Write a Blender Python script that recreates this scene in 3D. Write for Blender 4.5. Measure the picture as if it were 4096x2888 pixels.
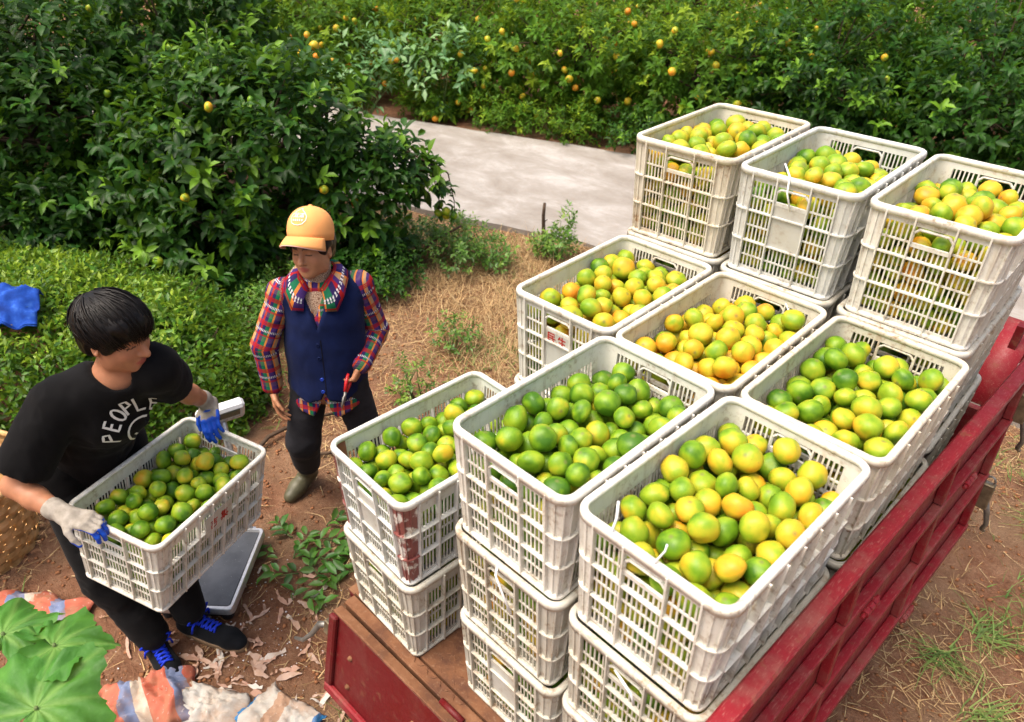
import bpy, math, random
import numpy as np
from mathutils import Vector, Matrix, Euler
from mathutils.bvhtree import BVHTree

random.seed(7); RNG = np.random.default_rng(7)
R = math.radians
SC = bpy.context.scene
COL = SC.collection
for o in list(bpy.data.objects): bpy.data.objects.remove(o)

# ------------------------------------------------------------------ camera
CAM_POS = np.array([1.5099, -0.8951, 2.7662])
YAW, PITCH, ROLL = -0.7611, 0.5916, 0.0229
FW = np.array([math.cos(PITCH)*math.sin(YAW), math.cos(PITCH)*math.cos(YAW), -math.sin(PITCH)])
_rt = np.array([math.cos(YAW), -math.sin(YAW), 0.0]); _up = np.cross(_rt, FW)
RT = _rt*math.cos(ROLL)+_up*math.sin(ROLL); UP = -_rt*math.sin(ROLL)+_up*math.cos(ROLL)
cd = bpy.data.cameras.new('camera'); cam = bpy.data.objects.new('camera', cd); COL.objects.link(cam)
cd.sensor_width = 36; cd.lens = 26.13; cd.clip_start = 0.05; cd.clip_end = 600
M = Matrix(((RT[0], UP[0], -FW[0], CAM_POS[0]), (RT[1], UP[1], -FW[1], CAM_POS[1]), (RT[2], UP[2], -FW[2], CAM_POS[2]), (0, 0, 0, 1)))
cam.matrix_world = M
cd.dof.use_dof = True; cd.dof.focus_distance = 2.55; cd.dof.aperture_fstop = 4.0
SC.camera = cam

# ------------------------------------------------------------------ sky, sun, exposure
SUN_DIR = Vector((-0.16, -0.34, 0.92)).normalized()      # towards the sun
w = bpy.data.worlds.new('World'); SC.world = w; w.use_nodes = True
nt = w.node_tree; bg = nt.nodes['Background']
sky = nt.nodes.new('ShaderNodeTexSky'); sky.sky_type = 'NISHITA'; sky.sun_disc = False
sky.sun_elevation = math.asin(SUN_DIR.z); sky.sun_rotation = math.atan2(SUN_DIR.x, SUN_DIR.y)
sky.air_density = 1.0; sky.dust_density = 9.0; sky.ozone_density = 0.4
nt.links.new(sky.outputs[0], bg.inputs[0]); bg.inputs[1].default_value = 0.138
sd = bpy.data.lights.new('sun', 'SUN'); sun = bpy.data.objects.new('sun', sd); COL.objects.link(sun)
sd.energy = 1.5; sd.angle = R(42); sd.color = (1.0, 0.95, 0.86)
sun.rotation_euler = SUN_DIR.to_track_quat('Z', 'Y').to_euler()
SC.view_settings.view_transform = 'Standard'; SC.view_settings.look = 'None'
SC.view_settings.exposure = 0.90; SC.view_settings.gamma = 1.0; SC.view_settings.use_curve_mapping = False
SC.cycles.use_denoising = True
SC.cycles.max_bounces = 6; SC.cycles.diffuse_bounces = 2; SC.cycles.glossy_bounces = 2; SC.cycles.transmission_bounces = 3; SC.cycles.transparent_max_bounces = 4

# ------------------------------------------------------------------ helpers
def tag(o, label=None, cat=None, group=None, kind=None):
    if label: o['label'] = label
    if cat: o['category'] = cat
    if group: o['group'] = group
    if kind: o['kind'] = kind
    return o

def empty(name, loc=(0, 0, 0), rz=0.0, parent=None):
    o = bpy.data.objects.new(name, None); COL.objects.link(o)
    o.location = loc; o.rotation_euler = (0, 0, rz); o.empty_display_size = 0.05
    if parent: o.parent = parent
    return o

def copy_tree(o, parent=None):
    c = o.copy(); COL.objects.link(c); c.parent = parent
    for ch in list(o.children): copy_tree(ch, c)
    return c

def np_mesh(name, V, F, smooth=False, attrs=None):
    V = np.asarray(V, np.float32); F = np.asarray(F, np.int32)
    me = bpy.data.meshes.new(name)
    me.vertices.add(len(V)); me.vertices.foreach_set('co', V.ravel())
    k = F.shape[1]
    me.loops.add(F.size); me.loops.foreach_set('vertex_index', F.ravel())
    me.polygons.add(len(F)); me.polygons.foreach_set('loop_start', np.arange(0, F.size, k, dtype=np.int32))
    if attrs:
        for an, av in attrs.items():
            av = np.asarray(av, np.float32)
            a = me.attributes.new(an, 'FLOAT' if av.ndim == 1 else 'FLOAT_VECTOR', 'POINT')
            a.data.foreach_set('value' if av.ndim == 1 else 'vector', av.ravel())
    me.update(calc_edges=True)
    if smooth: me.polygons.foreach_set('use_smooth', np.ones(len(F), bool))
    return me

def link(name, me, mat=None, parent=None):
    o = bpy.data.objects.new(name, me); COL.objects.link(o)
    if mat is not None:
        me.materials.clear(); me.materials.append(mat)
    if parent: o.parent = parent
    return o

class MB:
    """collects shapes; build() links them as one mesh object"""
    def __init__(s): s.v = []; s.f = []
    def add(s, vs, fs):
        n = len(s.v); s.v += [tuple(map(float, p)) for p in vs]; s.f += [tuple(i+n for i in f) for f in fs]; return s
    def box(s, c, d, rot=None, bev=0.0):
        hx, hy, hz = d[0]/2, d[1]/2, d[2]/2
        m = Matrix.Identity(3) if rot is None else Euler(rot).to_matrix()
        if bev <= 0:
            P = [(x*hx, y*hy, z*hz) for z in (-1, 1) for y in (-1, 1) for x in (-1, 1)]
            F = [(0, 2, 3, 1), (4, 5, 7, 6), (0, 1, 5, 4), (2, 6, 7, 3), (0, 4, 6, 2), (1, 3, 7, 5)]
        else:
            b = min(bev, hx*.9, hy*.9, hz*.9)
            P = []; idx = {}
            for sx in (-1, 1):
                for sy in (-1, 1):
                    for sz in (-1, 1):
                        for a in range(3):
                            q = [sx*hx, sy*hy, sz*hz]
                            for j in range(3):
                                if j != a: q[j] -= (sx, sy, sz)[j]*b
                            idx[(sx, sy, sz, a)] = len(P); P.append(tuple(q))
            F = []
            for a in range(3):
                o = [j for j in range(3) if j != a]
                for sg in (-1, 1):
                    qq = []
                    for (u, v) in ((-1, -1), (1, -1), (1, 1), (-1, 1)):
                        k = [0, 0, 0]; k[a] = sg; k[o[0]] = u; k[o[1]] = v; qq.append(idx[(*k, a)])
                    F.append(tuple(qq))
            for a in range(3):          # edges along axis a
                o = [j for j in range(3) if j != a]
                for u in (-1, 1):
                    for v in (-1, 1):
                        k0 = [0, 0, 0]; k1 = [0, 0, 0]
                        k0[a] = -1; k1[a] = 1
                        for k in (k0, k1): k[o[0]] = u; k[o[1]] = v
                        F.append((idx[(*k0, o[0])], idx[(*k1, o[0])], idx[(*k1, o[1])], idx[(*k0, o[1])]))
            for sx in (-1, 1):
                for sy in (-1, 1):
                    for sz in (-1, 1): F.append(tuple(idx[(sx, sy, sz, a)] for a in range(3)))
        c = Vector(c)
        return s.add([m @ Vector(p) + c for p in P], F)
    def tube(s, pts, rad, seg=8, cap=True):
        pts = [Vector(p) for p in pts]; n = len(pts)
        rad = [rad]*n if isinstance(rad, (int, float)) else list(rad)
        vs = []; prev = None
        for i, p in enumerate(pts):
            t = (pts[min(i+1, n-1)]-pts[max(i-1, 0)])
            t = t.normalized() if t.length > 1e-9 else Vector((0, 0, 1))
            if prev is None:
                a = Vector((0, 0, 1)) if abs(t.z) < .9 else Vector((1, 0, 0))
                u = t.cross(a).normalized()
            else:
                u = (prev - t*prev.dot(t)); u = u.normalized() if u.length > 1e-6 else t.orthogonal().normalized()
            prev = u; v = t.cross(u)
            for k in range(seg):
                an = 2*math.pi*k/seg
                vs.append(p+(u*math.cos(an)+v*math.sin(an))*rad[i])
        fs = [(i*seg+k, i*seg+(k+1) % seg, (i+1)*seg+(k+1) % seg, (i+1)*seg+k) for i in range(n-1) for k in range(seg)]
        if cap:
            fs.append(tuple(range(seg-1, -1, -1))); fs.append(tuple((n-1)*seg+k for k in range(seg)))
        return s.add(vs, fs)
    def lathe(s, prof, seg=24, c=(0, 0, 0), axis=None, closed=False):
        m = Matrix.Identity(3) if axis is None else Vector(axis).to_track_quat('Z', 'Y').to_matrix()
        c = Vector(c); n = len(prof)
        vs = [m @ Vector((r*math.cos(2*math.pi*k/seg), r*math.sin(2*math.pi*k/seg), z))+c for r, z in prof for k in range(seg)]
        rng = range(n) if closed else range(n-1)
        fs = [(i*seg+k, i*seg+(k+1) % seg, ((i+1) % n)*seg+(k+1) % seg, ((i+1) % n)*seg+k) for i in rng for k in range(seg)]
        return s.add(vs, fs)
    def ribbon(s, pts, w, nrm, thick=0.0):
        """flat stroke along pts lying on a surface of normal nrm"""
        pts = [Vector(p) for p in pts]; nrm = [Vector(q) for q in nrm] if not isinstance(nrm, Vector) else [nrm]*len(pts)
        n = len(pts); vs = []
        for i, p in enumerate(pts):
            t = (pts[min(i+1, n-1)]-pts[max(i-1, 0)]); t = t.normalized() if t.length > 1e-9 else Vector((1, 0, 0))
            b = t.cross(nrm[i]).normalized()*(w/2)
            vs += [p-b, p+b]
        fs = [(2*i, 2*i+1, 2*i+3, 2*i+2) for i in range(n-1)]
        return s.add(vs, fs)
    def mesh(s, name, smooth=False):
        me = bpy.data.meshes.new(name); me.from_pydata(s.v, [], s.f); me.update()
        if smooth: me.polygons.foreach_set('use_smooth', np.ones(len(me.polygons), bool))
        return me
    def build(s, name, mat, parent=None, smooth=False):
        me = s.mesh(name, smooth)
        if smooth == 'auto': pass
        return link(name, me, mat, parent)

def smooth_by_angle(o, deg=40):
    me = o.data
    me.polygons.foreach_set('use_smooth', np.ones(len(me.polygons), bool))
    try: me.set_sharp_from_angle(angle=R(deg))
    except Exception: pass
    return o

# numpy noise ---------------------------------------------------------
_perm = np.random.default_rng(3).random(4096).astype(np.float32)
def vnoise(P, scale=1.0, seed=0):
    """value noise, P (N,3) -> 0..1"""
    Q = np.asarray(P, np.float64)*scale + seed*17.31
    i = np.floor(Q).astype(np.int64); f = Q-i; f = f*f*(3-2*f)
    def h(a, b, c): return _perm[(a*73856093 ^ b*19349663 ^ c*83492791) & 4095]
    r = 0
    for dx in (0, 1):
        for dy in (0, 1):
            for dz in (0, 1):
                wgt = (f[:, 0] if dx else 1-f[:, 0])*(f[:, 1] if dy else 1-f[:, 1])*(f[:, 2] if dz else 1-f[:, 2])
                r = r + wgt*h(i[:, 0]+dx, i[:, 1]+dy, i[:, 2]+dz)
    return r
def fbm(P, scale=1.0, octv=4, seed=0):
    a = 0.5; r = 0; t = 0
    for k in range(octv):
        r = r + a*vnoise(P, scale*2**k, seed+k); t += a; a *= .5
    return r/t

# ------------------------------------------------------------------ materials
MATS = {}
class NT:
    """small node-graph helper"""
    def __init__(s, name):
        s.m = bpy.data.materials.new(name); s.m.use_nodes = True; s.t = s.m.node_tree
        s.b = s.t.nodes['Principled BSDF']; s.out = s.t.nodes['Material Output']
    def n(s, typ, **kw):
        nd = s.t.nodes.new(typ)
        for k, v in kw.items(): setattr(nd, k, v)
        return nd
    def l(s, a, b): s.t.links.new(a, b)
    def coord(s, kind='Object'): return s.n('ShaderNodeTexCoord').outputs[kind]
    def attr(s, name, out='Fac'): return s.n('ShaderNodeAttribute', attribute_name=name).outputs[out]
    def noise(s, vec, scale, detail=4, rough=.55, dist=0.0, w=None):
        nd = s.n('ShaderNodeTexNoise'); nd.inputs['Scale'].default_value = scale; nd.inputs['Detail'].default_value = detail
        nd.inputs['Roughness'].default_value = rough; nd.inputs['Distortion'].default_value = dist
        if vec is not None: s.l(vec, nd.inputs['Vector'])
        return nd.outputs['Fac']
    def ramp(s, fac, stops, interp='LINEAR'):
        nd = s.n('ShaderNodeValToRGB'); cr = nd.color_ramp; cr.interpolation = interp
        while len(cr.elements) < len(stops): cr.elements.new(.5)
        for e, (p, c) in zip(cr.elements, stops):
            e.position = p; c = (c, c, c) if isinstance(c, (int, float)) else c
            e.color = (*c[:3], 1)
        s.l(fac, nd.inputs[0]); return nd.outputs[0]
    def mix(s, fac, a, b, mode='MIX'):
        nd = s.n('ShaderNodeMix', data_type='RGBA', blend_type=mode)
        for i, x in ((0, fac), (6, a), (7, b)):
            if isinstance(x, (int, float)): nd.inputs[i].default_value = x
            elif isinstance(x, tuple): nd.inputs[i].default_value = (*x[:3], 1)
            else: s.l(x, nd.inputs[i])
        return nd.outputs[2]
    def math(s, op, a, b=None, clamp=False):
        nd = s.n('ShaderNodeMath', operation=op, use_clamp=clamp)
        for i, x in ((0, a), (1, b)):
            if x is None: continue
            if isinstance(x, (int, float)): nd.inputs[i].default_value = x
            else: s.l(x, nd.inputs[i])
        return nd.outputs[0]
    def vmul(s, v, k):
        nd = s.n('ShaderNodeVectorMath', operation='MULTIPLY'); s.l(v, nd.inputs[0]); nd.inputs[1].default_value = k if isinstance(k, tuple) else (k, k, k); return nd.outputs[0]
    def vadd(s, v, b):
        nd = s.n('ShaderNodeVectorMath', operation='ADD'); s.l(v, nd.inputs[0])
        if isinstance(b, tuple): nd.inputs[1].default_value = b
        else: s.l(b, nd.inputs[1])
        return nd.outputs[0]
    def sep(s, v):
        nd = s.n('ShaderNodeSeparateXYZ'); s.l(v, nd.inputs[0]); return nd.outputs
    def bump(s, h, strength=.3, dist=.01):
        nd = s.n('ShaderNodeBump'); nd.inputs['Strength'].default_value = strength; nd.inputs['Distance'].default_value = dist
        s.l(h, nd.inputs['Height']); s.l(nd.outputs[0], s.b.inputs['Normal']); return s
    def set(s, col=None, rough=None, spec=None, metal=None, trans=None, transcol=None):
        b = s.b
        def put(inp, x):
            if x is None: return
            if isinstance(x, tuple): b.inputs[inp].default_value = (*x[:3], 1)
            elif isinstance(x, (int, float)): b.inputs[inp].default_value = x
            else: s.l(x, b.inputs[inp])
        put('Base Color', col); put('Roughness', rough); put('Specular IOR Level', spec); put('Metallic', metal)
        if trans:
            ms = s.n('ShaderNodeMixShader'); ms.inputs[0].default_value = trans
            tr = s.n('ShaderNodeBsdfTranslucent')
            src = transcol if transcol is not None else col
            if isinstance(src, tuple): tr.inputs[0].default_value = (*src[:3], 1)
            else: s.l(src, tr.inputs[0])
            s.l(b.outputs[0], ms.inputs[1]); s.l(tr.outputs[0], ms.inputs[2]); s.l(ms.outputs[0], s.out.inputs[0])
        return s

def simple(name, col, rough=.6, spec=.4, metal=0.0, var=.15, scale=30, bump=0.0, bscale=200):
    t = NT(name); co = t.coord()
    f = t.noise(co, scale, 4)
    dk = tuple(c*(1-var) for c in col); lt = tuple(min(1, c*(1+var)) for c in col)
    t.set(t.ramp(f, [(.3, dk), (.7, lt)]), rough, spec, metal)
    if bump: t.bump(t.noise(co, bscale, 2), bump, .002)
    return t.m
# ================================================================== materials for the load
def crate_material(name, stain=(.30, .19, .10), red=0.0, base=(.86, .84, .77), dirt=1.0):
    t = NT(name); co = t.coord('Object')
    oi = t.n('ShaderNodeObjectInfo').outputs['Random']
    off = t.n('ShaderNodeCombineXYZ'); t.l(t.math('MULTIPLY', oi, 37.0), off.inputs[0]); t.l(t.math('MULTIPLY', oi, 11.0), off.inputs[1])
    geo = t.n('ShaderNodeNewGeometry').outputs['Position']
    v = t.vadd(geo, (3.1, 1.7, 0.3))
    big = t.noise(v, 9, 4, .6); fine = t.noise(v, 60, 5, .65); sp = t.noise(v, 190, 2, .5)
    c = t.mix(t.ramp(big, [(.35, 0), (.7, 1)]), base, tuple(x*.86 for x in (base[0], base[1]*.985, base[2]*.93)))
    d = t.math('MULTIPLY', t.ramp(fine, [(.50, 0), (.68, 1)]), t.ramp(big, [(.44, .08), (.64, 1)]))
    c = t.mix(t.math('MULTIPLY', d, .95*dirt), c, stain)
    c = t.mix(t.math('MULTIPLY', t.ramp(sp, [(.68, 0), (.76, 1)]), .45*dirt), c, (.20, .13, .08))
    stk = t.noise(t.vmul(v, (26, 26, 3.2)), 1, 4, .6)
    c = t.mix(t.math('MULTIPLY', t.ramp(stk, [(.55, 0), (.72, 1)]), .42*dirt), c, tuple(x*1.25 for x in stain))
    if red:
        rn = t.noise(v, 22, 5, .6)
        c = t.mix(t.math('MULTIPLY', t.ramp(rn, [(.42, 0), (.50, 1)]), red), c, (.24, .045, .04))
    t.set(c, t.ramp(fine, [(.3, .34), (.7, .55)]), .45, trans=.16, transcol=(.85, .80, .62))
    t.bump(fine, .12, .002)
    return t.m
M_CRATE = crate_material('crate_plastic')
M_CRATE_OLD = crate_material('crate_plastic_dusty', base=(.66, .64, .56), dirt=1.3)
M_CRATE_B = crate_material('crate_plastic_cream', base=(.82, .77, .65), dirt=1.15, stain=(.34, .20, .10)); M_CRATE_C = crate_material('crate_plastic_grey', base=(.76, .77, .74), dirt=.9, stain=(.24, .17, .11))
M_CRATE_RED = crate_material('crate_plastic_red_stained', red=.95)
M_PLATE = crate_material('crate_plate_plastic', base=(.62, .62, .57), dirt=.6)
M_REDINK = simple('red_ink', (.42, .035, .025), .6, .2, var=.35, scale=80)
M_TIE = simple('white_tie', (.85, .85, .85), .4, .4, var=.03)

def fruit_material():
    t = NT('citrus_peel')
    p = t.attr('fpos', 'Vector'); ripe = t.attr('ripe'); low = t.attr('pole')
    n1 = t.noise(p, 12, 2, .5); n2 = t.noise(p, 34, 3, .55)
    k = t.math('ADD', ripe, t.math('MULTIPLY', t.math('SUBTRACT', n1, .5), 1.35))
    k = t.math('ADD', k, t.math('MULTIPLY', t.math('SUBTRACT', n2, .5), .28))
    c = t.ramp(k, [(.0, (.045, .130, .006)), (.20, (.140, .265, .010)), (.38, (.255, .345, .016)), (.56, (.46, .39, .022)), (.76, (.60, .325, .018)), (1.0, (.62, .21, .016))])
    sc = t.noise(p, 120, 2, .5)
    c = t.mix(t.math('MULTIPLY', t.ramp(sc, [(.70, 0), (.76, 1)]), .35), c, (.16, .10, .03))
    c = t.mix(low, c, (.16, .17, .05))
    t.set(c, .42, .30)
    t.b.inputs['Subsurface Weight'].default_value = 0.0
    t.bump(t.noise(p, 420, 2, .5), .22, .0015)
    return t.m
M_FRUIT = fruit_material()

# ================================================================== crate
CW, CL, CH = 0.394, 0.614, 0.3558          # rim outer width, length, stacking pitch
TAPER = 0.020                                # each side narrows by this at the base
RIMR = 0.046
def wall_inset(z):                           # distance of wall outer face inside the rim's outer line
    return 0.009 + (TAPER)*(1-z/CH)
def rr_loop(hx, hy, r, seg=6):
    P = []
    for cx, cy, a0 in ((hx-r, hy-r, 0), (-hx+r, hy-r, 90), (-hx+r, -hy+r, 180), (hx-r, -hy+r, 270)):
        for k in range(seg+1):
            a = R(a0+90*k/seg); P.append((cx+r*math.cos(a), cy+r*math.sin(a)))
    return P
def sweep_rr(mb, prof, seg=6):
    """prof: closed list of (inset, z): swept round the rounded rectangle"""
    loops = []
    for ins, z in prof:
        loops.append([(x, y, z) for x, y in rr_loop(CW/2-ins, CL/2-ins, max(RIMR-ins, .004), seg)])
    m = len(loops[0]); n = len(loops)
    vs = [p for lp in loops for p in lp]
    fs = [(i*m+k, i*m+(k+1) % m, ((i+1) % n)*m+(k+1) % m, ((i+1) % n)*m+k) for i in range(n) for k in range(m)]
    mb.add(vs, fs)

ZB, ZT = 0.012, 0.318          # open lattice from just over the base to the solid top band
TIERS = (0.118, 0.222)         # heights of the two horizontal outer fins
def wall_pt(side, s, z, out=0.0):
    """side: 'e0','e1' short ends at -y,+y ; 's0','s1' long sides at -x,+x.  s runs along the wall"""
    i = wall_inset(z)-out
    if side == 'e0': return (s, -CL/2+i, z)
    if side == 'e1': return (s, CL/2-i, z)
    if side == 's0': return (-CW/2+i, s, z)
    return (CW/2-i, s, z)
def wall_box(mb, side, s0, s1, z0, z1, o0, o1):
    """block on a wall, following its slope; o0..o1 = depth range (outward positive)"""
    P = [wall_pt(side, s, z, o) for z in (z0, z1) for s in (s0, s1) for o in (o0, o1)]
    F = [(0, 1, 3, 2), (4, 6, 7, 5), (0, 4, 5, 1), (2, 3, 7, 6), (0, 2, 6, 4), (1, 5, 7, 3)]
    mb.add(P, F)
E_HALF = CW/2-0.062; S_HALF = CL/2-0.066
E_BAYS = [(-E_HALF, -0.056), (-0.052, 0.052), (0.056, E_HALF)]
NSB = 7
S_BAYS = [(-S_HALF+2*S_HALF*k/NSB+.002, -S_HALF+2*S_HALF*(k+1)/NSB-.002) for k in range(NSB)]

def wall_mesh(side, plate=False):
    mb = MB(); short = side[0] == 'e'
    half = E_HALF if short else S_HALF
    bays = E_BAYS if short else S_BAYS
    TH = .0035
    hz0, hz1 = 0.270, 0.312                      # hand hole
    # solid band under the rim
    if short:
        wall_box(mb, side, -half, -.0565, ZT, CH-.006, -TH, 0); wall_box(mb, side, .0565, half, ZT, CH-.006, -TH, 0)
        wall_box(mb, side, -.0565, .0565, ZT+.001, CH-.006, -TH, .001)
        # rounded frame of the hand hole
        fr = [(-.0525, hz0), (-.0525, hz1-.014), (-.039, hz1), (.039, hz1), (.0525, hz1-.014), (.0525, hz0)]
        for (a, za), (b, zb) in zip(fr[:-1], fr[1:]):
            mb.tube([wall_pt(side, a, za, .001), wall_pt(side, b, zb, .001)], .0042, 6)
        wall_box(mb, side, -.0515, .0515, hz0-.012, hz0, -TH-.001, .003)
    else:
        wall_box(mb, side, -half, half, ZT-.028, CH-.006, -TH, 0)
    wall_box(mb, side, -half, half, 0.002, ZB+.012, -TH, .0005)
    # fins between bays and at both ends
    edges = sorted({round(x, 4) for b in bays for x in b})
    for a, b in zip(edges[:-1], edges[1:]):
        if b-a < .006: wall_box(mb, side, (a+b)/2-.0024, (a+b)/2+.0024, .006, CH-.010, -TH-.0004, .0105 if short else .0150)
    for e in (-half, half): wall_box(mb, side, e-.0024, e+.0024, .006, CH-.010, -TH-.0004, .0100)
    # horizontal fins and thin bars
    for z in TIERS:
        wall_box(mb, side, -half+.003, half-.003, z-.0022, z+.0022, -TH-.0008, .0095 if short else .0135)
    for z in (.170,) if not short else (.065, .170):
        wall_box(mb, side, -half+.003, half-.003, z-.0026, z+.0026, -TH-.0002, .0012)
    if short:
        for (a, b) in (E_BAYS[0], E_BAYS[2]): wall_box(mb, side, a+.003, b-.003, .2654, .2706, -TH-.0002, .0012)
    return mb
def slat_specs(side, plate=False):
    out = []; short = side[0] == 'e'
    if short:
        for bi, (a, b) in enumerate(E_BAYS):
            n = 5 if bi != 1 else 7
            top = ZT+.004 if bi != 1 else .262
            for k in range(n):
                s = a+(b-a)*(k+1)/(n+1)
                if bi == 1 and plate: out.append((s, ZB, .117, .0045))
                else: out.append((s, ZB, top, .0045))
    else:
        for (a, b) in S_BAYS:
            for k in range(4): out.append((a+(b-a)*(k+1)/5, ZB, ZT-.024, .0048))
    return out
def corner_mesh():
    """solid rounded corner at (+x,+y) with one upright fin and ring fins"""
    mb = MB(); TH = .0035; zs = (0.002, .12, .24, CH-.006)
    def prof(z, out):
        i = wall_inset(z)-out; hx, hy = CW/2-i, CL/2-i; r = max(RIMR-i, .006)
        P = [(hx, S_HALF+.0002)]
        for k in range(9):
            a = R(90*k/8); P.append((hx-r+r*math.cos(a), hy-r+r*math.sin(a)))
        P.append((E_HALF+.0002, hy)); return P
    outer = [prof(z, 0) for z in zs]; inner = [prof(z, -TH) for z in zs]
    n = len(outer[0]); m = len(zs)
    vs = [(x, y, z) for lp, z in zip(outer, zs) for x, y in lp]+[(x, y, z) for lp, z in zip(inner, zs) for x, y in lp]
    fs = []
    for i in range(m-1):
        for k in range(n-1):
            fs.append((i*n+k, i*n+k+1, (i+1)*n+k+1, (i+1)*n+k)); o = m*n
            fs.append((o+i*n+k, o+(i+1)*n+k, o+(i+1)*n+k+1, o+i*n+k+1))
    for i in range(m-1):
        for k in (0, n-1): fs.append((i*n+k, (i+1)*n+k, m*n+(i+1)*n+k, m*n+i*n+k))
    mb.add(vs, fs)
    for z in TIERS:                                   # ring fins
        a = prof(z, .0); b = prof(z, .0095)
        vs = [(x, y, z-.0022) for x, y in a]+[(x, y, z-.0022) for x, y in b]+[(x, y, z+.0022) for x, y in a]+[(x, y, z+.0022) for x, y in b]
        fs = []
        for k in range(n-1):
            fs += [(k, k+1, n+k+1, n+k), (2*n+k, 3*n+k, 3*n+k+1, 2*n+k+1), (n+k, n+k+1, 3*n+k+1, 3*n+k)]
        mb.add(vs, fs)
    for idx, dep in ((5, .0085), (2, .004), (8, .004)):   # upright fins
        P = []
        for z in (.006, CH-.012):
            a = Vector((*prof(z, -.001)[idx], z)); b = Vector((*prof(z, dep)[idx], z))
            t = Vector((-(b-a).y, (b-a).x, 0)).normalized()*.0016
            P += [a-t, a+t, b-t, b+t]
        mb.add(P, [(0, 2, 3, 1), (4, 5, 7, 6), (0, 4, 6, 2), (1, 3, 7, 5), (2, 6, 7, 3)])
    return mb
# shared mesh data
_rim = MB(); sweep_rr(_rim, [(.0005, CH-.020), (.0005, CH-.006), (.0025, CH-.001), (.006, CH+.001), (.015, CH+.001), (.0185, CH-.002), (.0185, CH-.011), (.013, CH-.020)], 7)
ME_RIM = _rim.mesh('rim', True); ME_RIM.materials.append(M_CRATE)
_b = MB(); sweep_rr(_b, [(.0215, 0), (.0185, .004), (.0185, .010), (.0230, .014), (.034, .014), (.034, 0)], 7)
_lp = rr_loop(CW/2-.033, CL/2-.033, .012, 3); _n = len(_lp)
_b.add([(x, y, .004) for x, y in _lp]+[(x, y, .008) for x, y in _lp], [tuple(range(_n-1, -1, -1)), tuple(range(_n, 2*_n))])
ME_BASE = _b.mesh('base', False); ME_BASE.materials.append(M_CRATE)
_c = corner_mesh()
def mirror_mb(mb, sx, sy):
    o = MB(); o.v = [(x*sx, y*sy, z) for x, y, z in mb.v]
    o.f = [f if sx*sy > 0 else f[::-1] for f in mb.f]; return o
ME_CORNER = []
for sx, sy in ((1, 1), (-1, 1), (-1, -1), (1, -1)):
    me = mirror_mb(_c, sx, sy).mesh('corner_post', True); me.materials.append(M_CRATE); ME_CORNER.append(me)
    me.set_sharp_from_angle(angle=R(35))
SIDES = ('e0', 'e1', 's0', 's1')
ME_WALL = {}; ME_WALLJ = {}; ME_SLAT = {}
for sd_ in SIDES:
    me = wall_mesh(sd_).mesh('wall'); me.materials.append(M_CRATE); ME_WALL[sd_] = me
    for pl in (False, True):
        mb = wall_mesh(sd_)
        for s, z0, z1, wd in slat_specs(sd_, pl): wall_box(mb, sd_, s-wd/2, s+wd/2, z0, z1, -.0032, -.0002)
        me = mb.mesh('wall'); me.materials.append(M_CRATE); ME_WALLJ[(sd_, pl)] = me
        lst = []
        base = {}
        for s, z0, z1, wd in slat_specs(sd_, pl):
            key = (round(z0, 4), round(z1, 4), wd)
            if key not in base:
                m2 = MB(); wall_box(m2, sd_, -wd/2, wd/2, z0, z1, -.0032, -.0002)
                me2 = m2.mesh('slat'); me2.materials.append(M_CRATE); base[key] = me2
            lst.append((s, base[key]))
        ME_SLAT[(sd_, pl)] = lst
def plate_mesh(side):
    mb = MB(); wall_box(mb, side, -.0505, .0505, .1205, .2575, -.003, .0022); return mb

def set_mat(o, mat):
    """object-level material on shared mesh data"""
    o.material_slots[0].link = 'OBJECT'; o.material_slots[0].material = mat

def make_crate(label, loc, rot=(0, 0, 0), mat=None, plates=(), detailed=True, group='white fruit crates', red_corners=(), slat_sides=SIDES):
    c = empty('fruit_crate', loc); c.rotation_euler = rot
    tag(c, label, 'crate', group)
    def put(name, me, par=c, m=mat):
        o = link(name, me, None, par)
        if m is not None: set_mat(o, m)
        return o
    put('rim', ME_RIM); put('base', ME_BASE)
    for k, me in enumerate(ME_CORNER):
        o = put('corner_post', me, m=M_CRATE_RED if k in red_corners else mat)
        if k in red_corners: o['label'] = 'corner post stained with dark red paint'
    for sd_ in SIDES:
        nm = 'end_wall' if sd_[0] == 'e' else 'side_wall'
        pl = sd_ in plates
        if detailed and sd_ in slat_sides:
            wl = put(nm, ME_WALL[sd_])
            for s, me in ME_SLAT[(sd_, pl)]:
                o = put('slat', me, wl)
                o.location = (s, 0, 0) if sd_[0] == 'e' else (0, s, 0)
        else:
            wl = put(nm, ME_WALLJ[(sd_, pl)])
        if pl: plate_mesh(sd_).build('name_plate', M_PLATE, wl)
    return c

# ---------------------------------------------------- lettering drawn as brush strokes on a plate
def strokes_on(parent, strokes, origin, ux, uy, size, width, mat, name='lettering', lift=.0012):
    ux = Vector(ux).normalized(); uy = Vector(uy).normalized(); n = ux.cross(uy).normalized(); o = Vector(origin)+n*lift
    mb = MB()
    for k, st in enumerate(strokes):
        pts = [o+ux*(x*size)+uy*(y*size)+n*(k*.00012) for x, y in st]
        # lengthen the ends a little and subdivide so strokes look brushed
        mb.ribbon(pts, width, n)
    return mb.build(name, mat, parent)
MIN = [[(.15, .92), (.80, .92), (.80, .70), (.15, .70)], [(.15, .95), (.15, .10), (.36, .26)], [(.15, .48), (.92, .48)], [(.55, .70), (.66, .34), (.82, .08), (.95, .06), (.97, .24)]]
SHENG = [[(.30, .95), (.10, .62)], [(.20, .74), (.86, .74)], [(.16, .42), (.82, .42)], [(.02, .06), (.98, .06)], [(.52, 1.0), (.52, .06)]]
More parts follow.
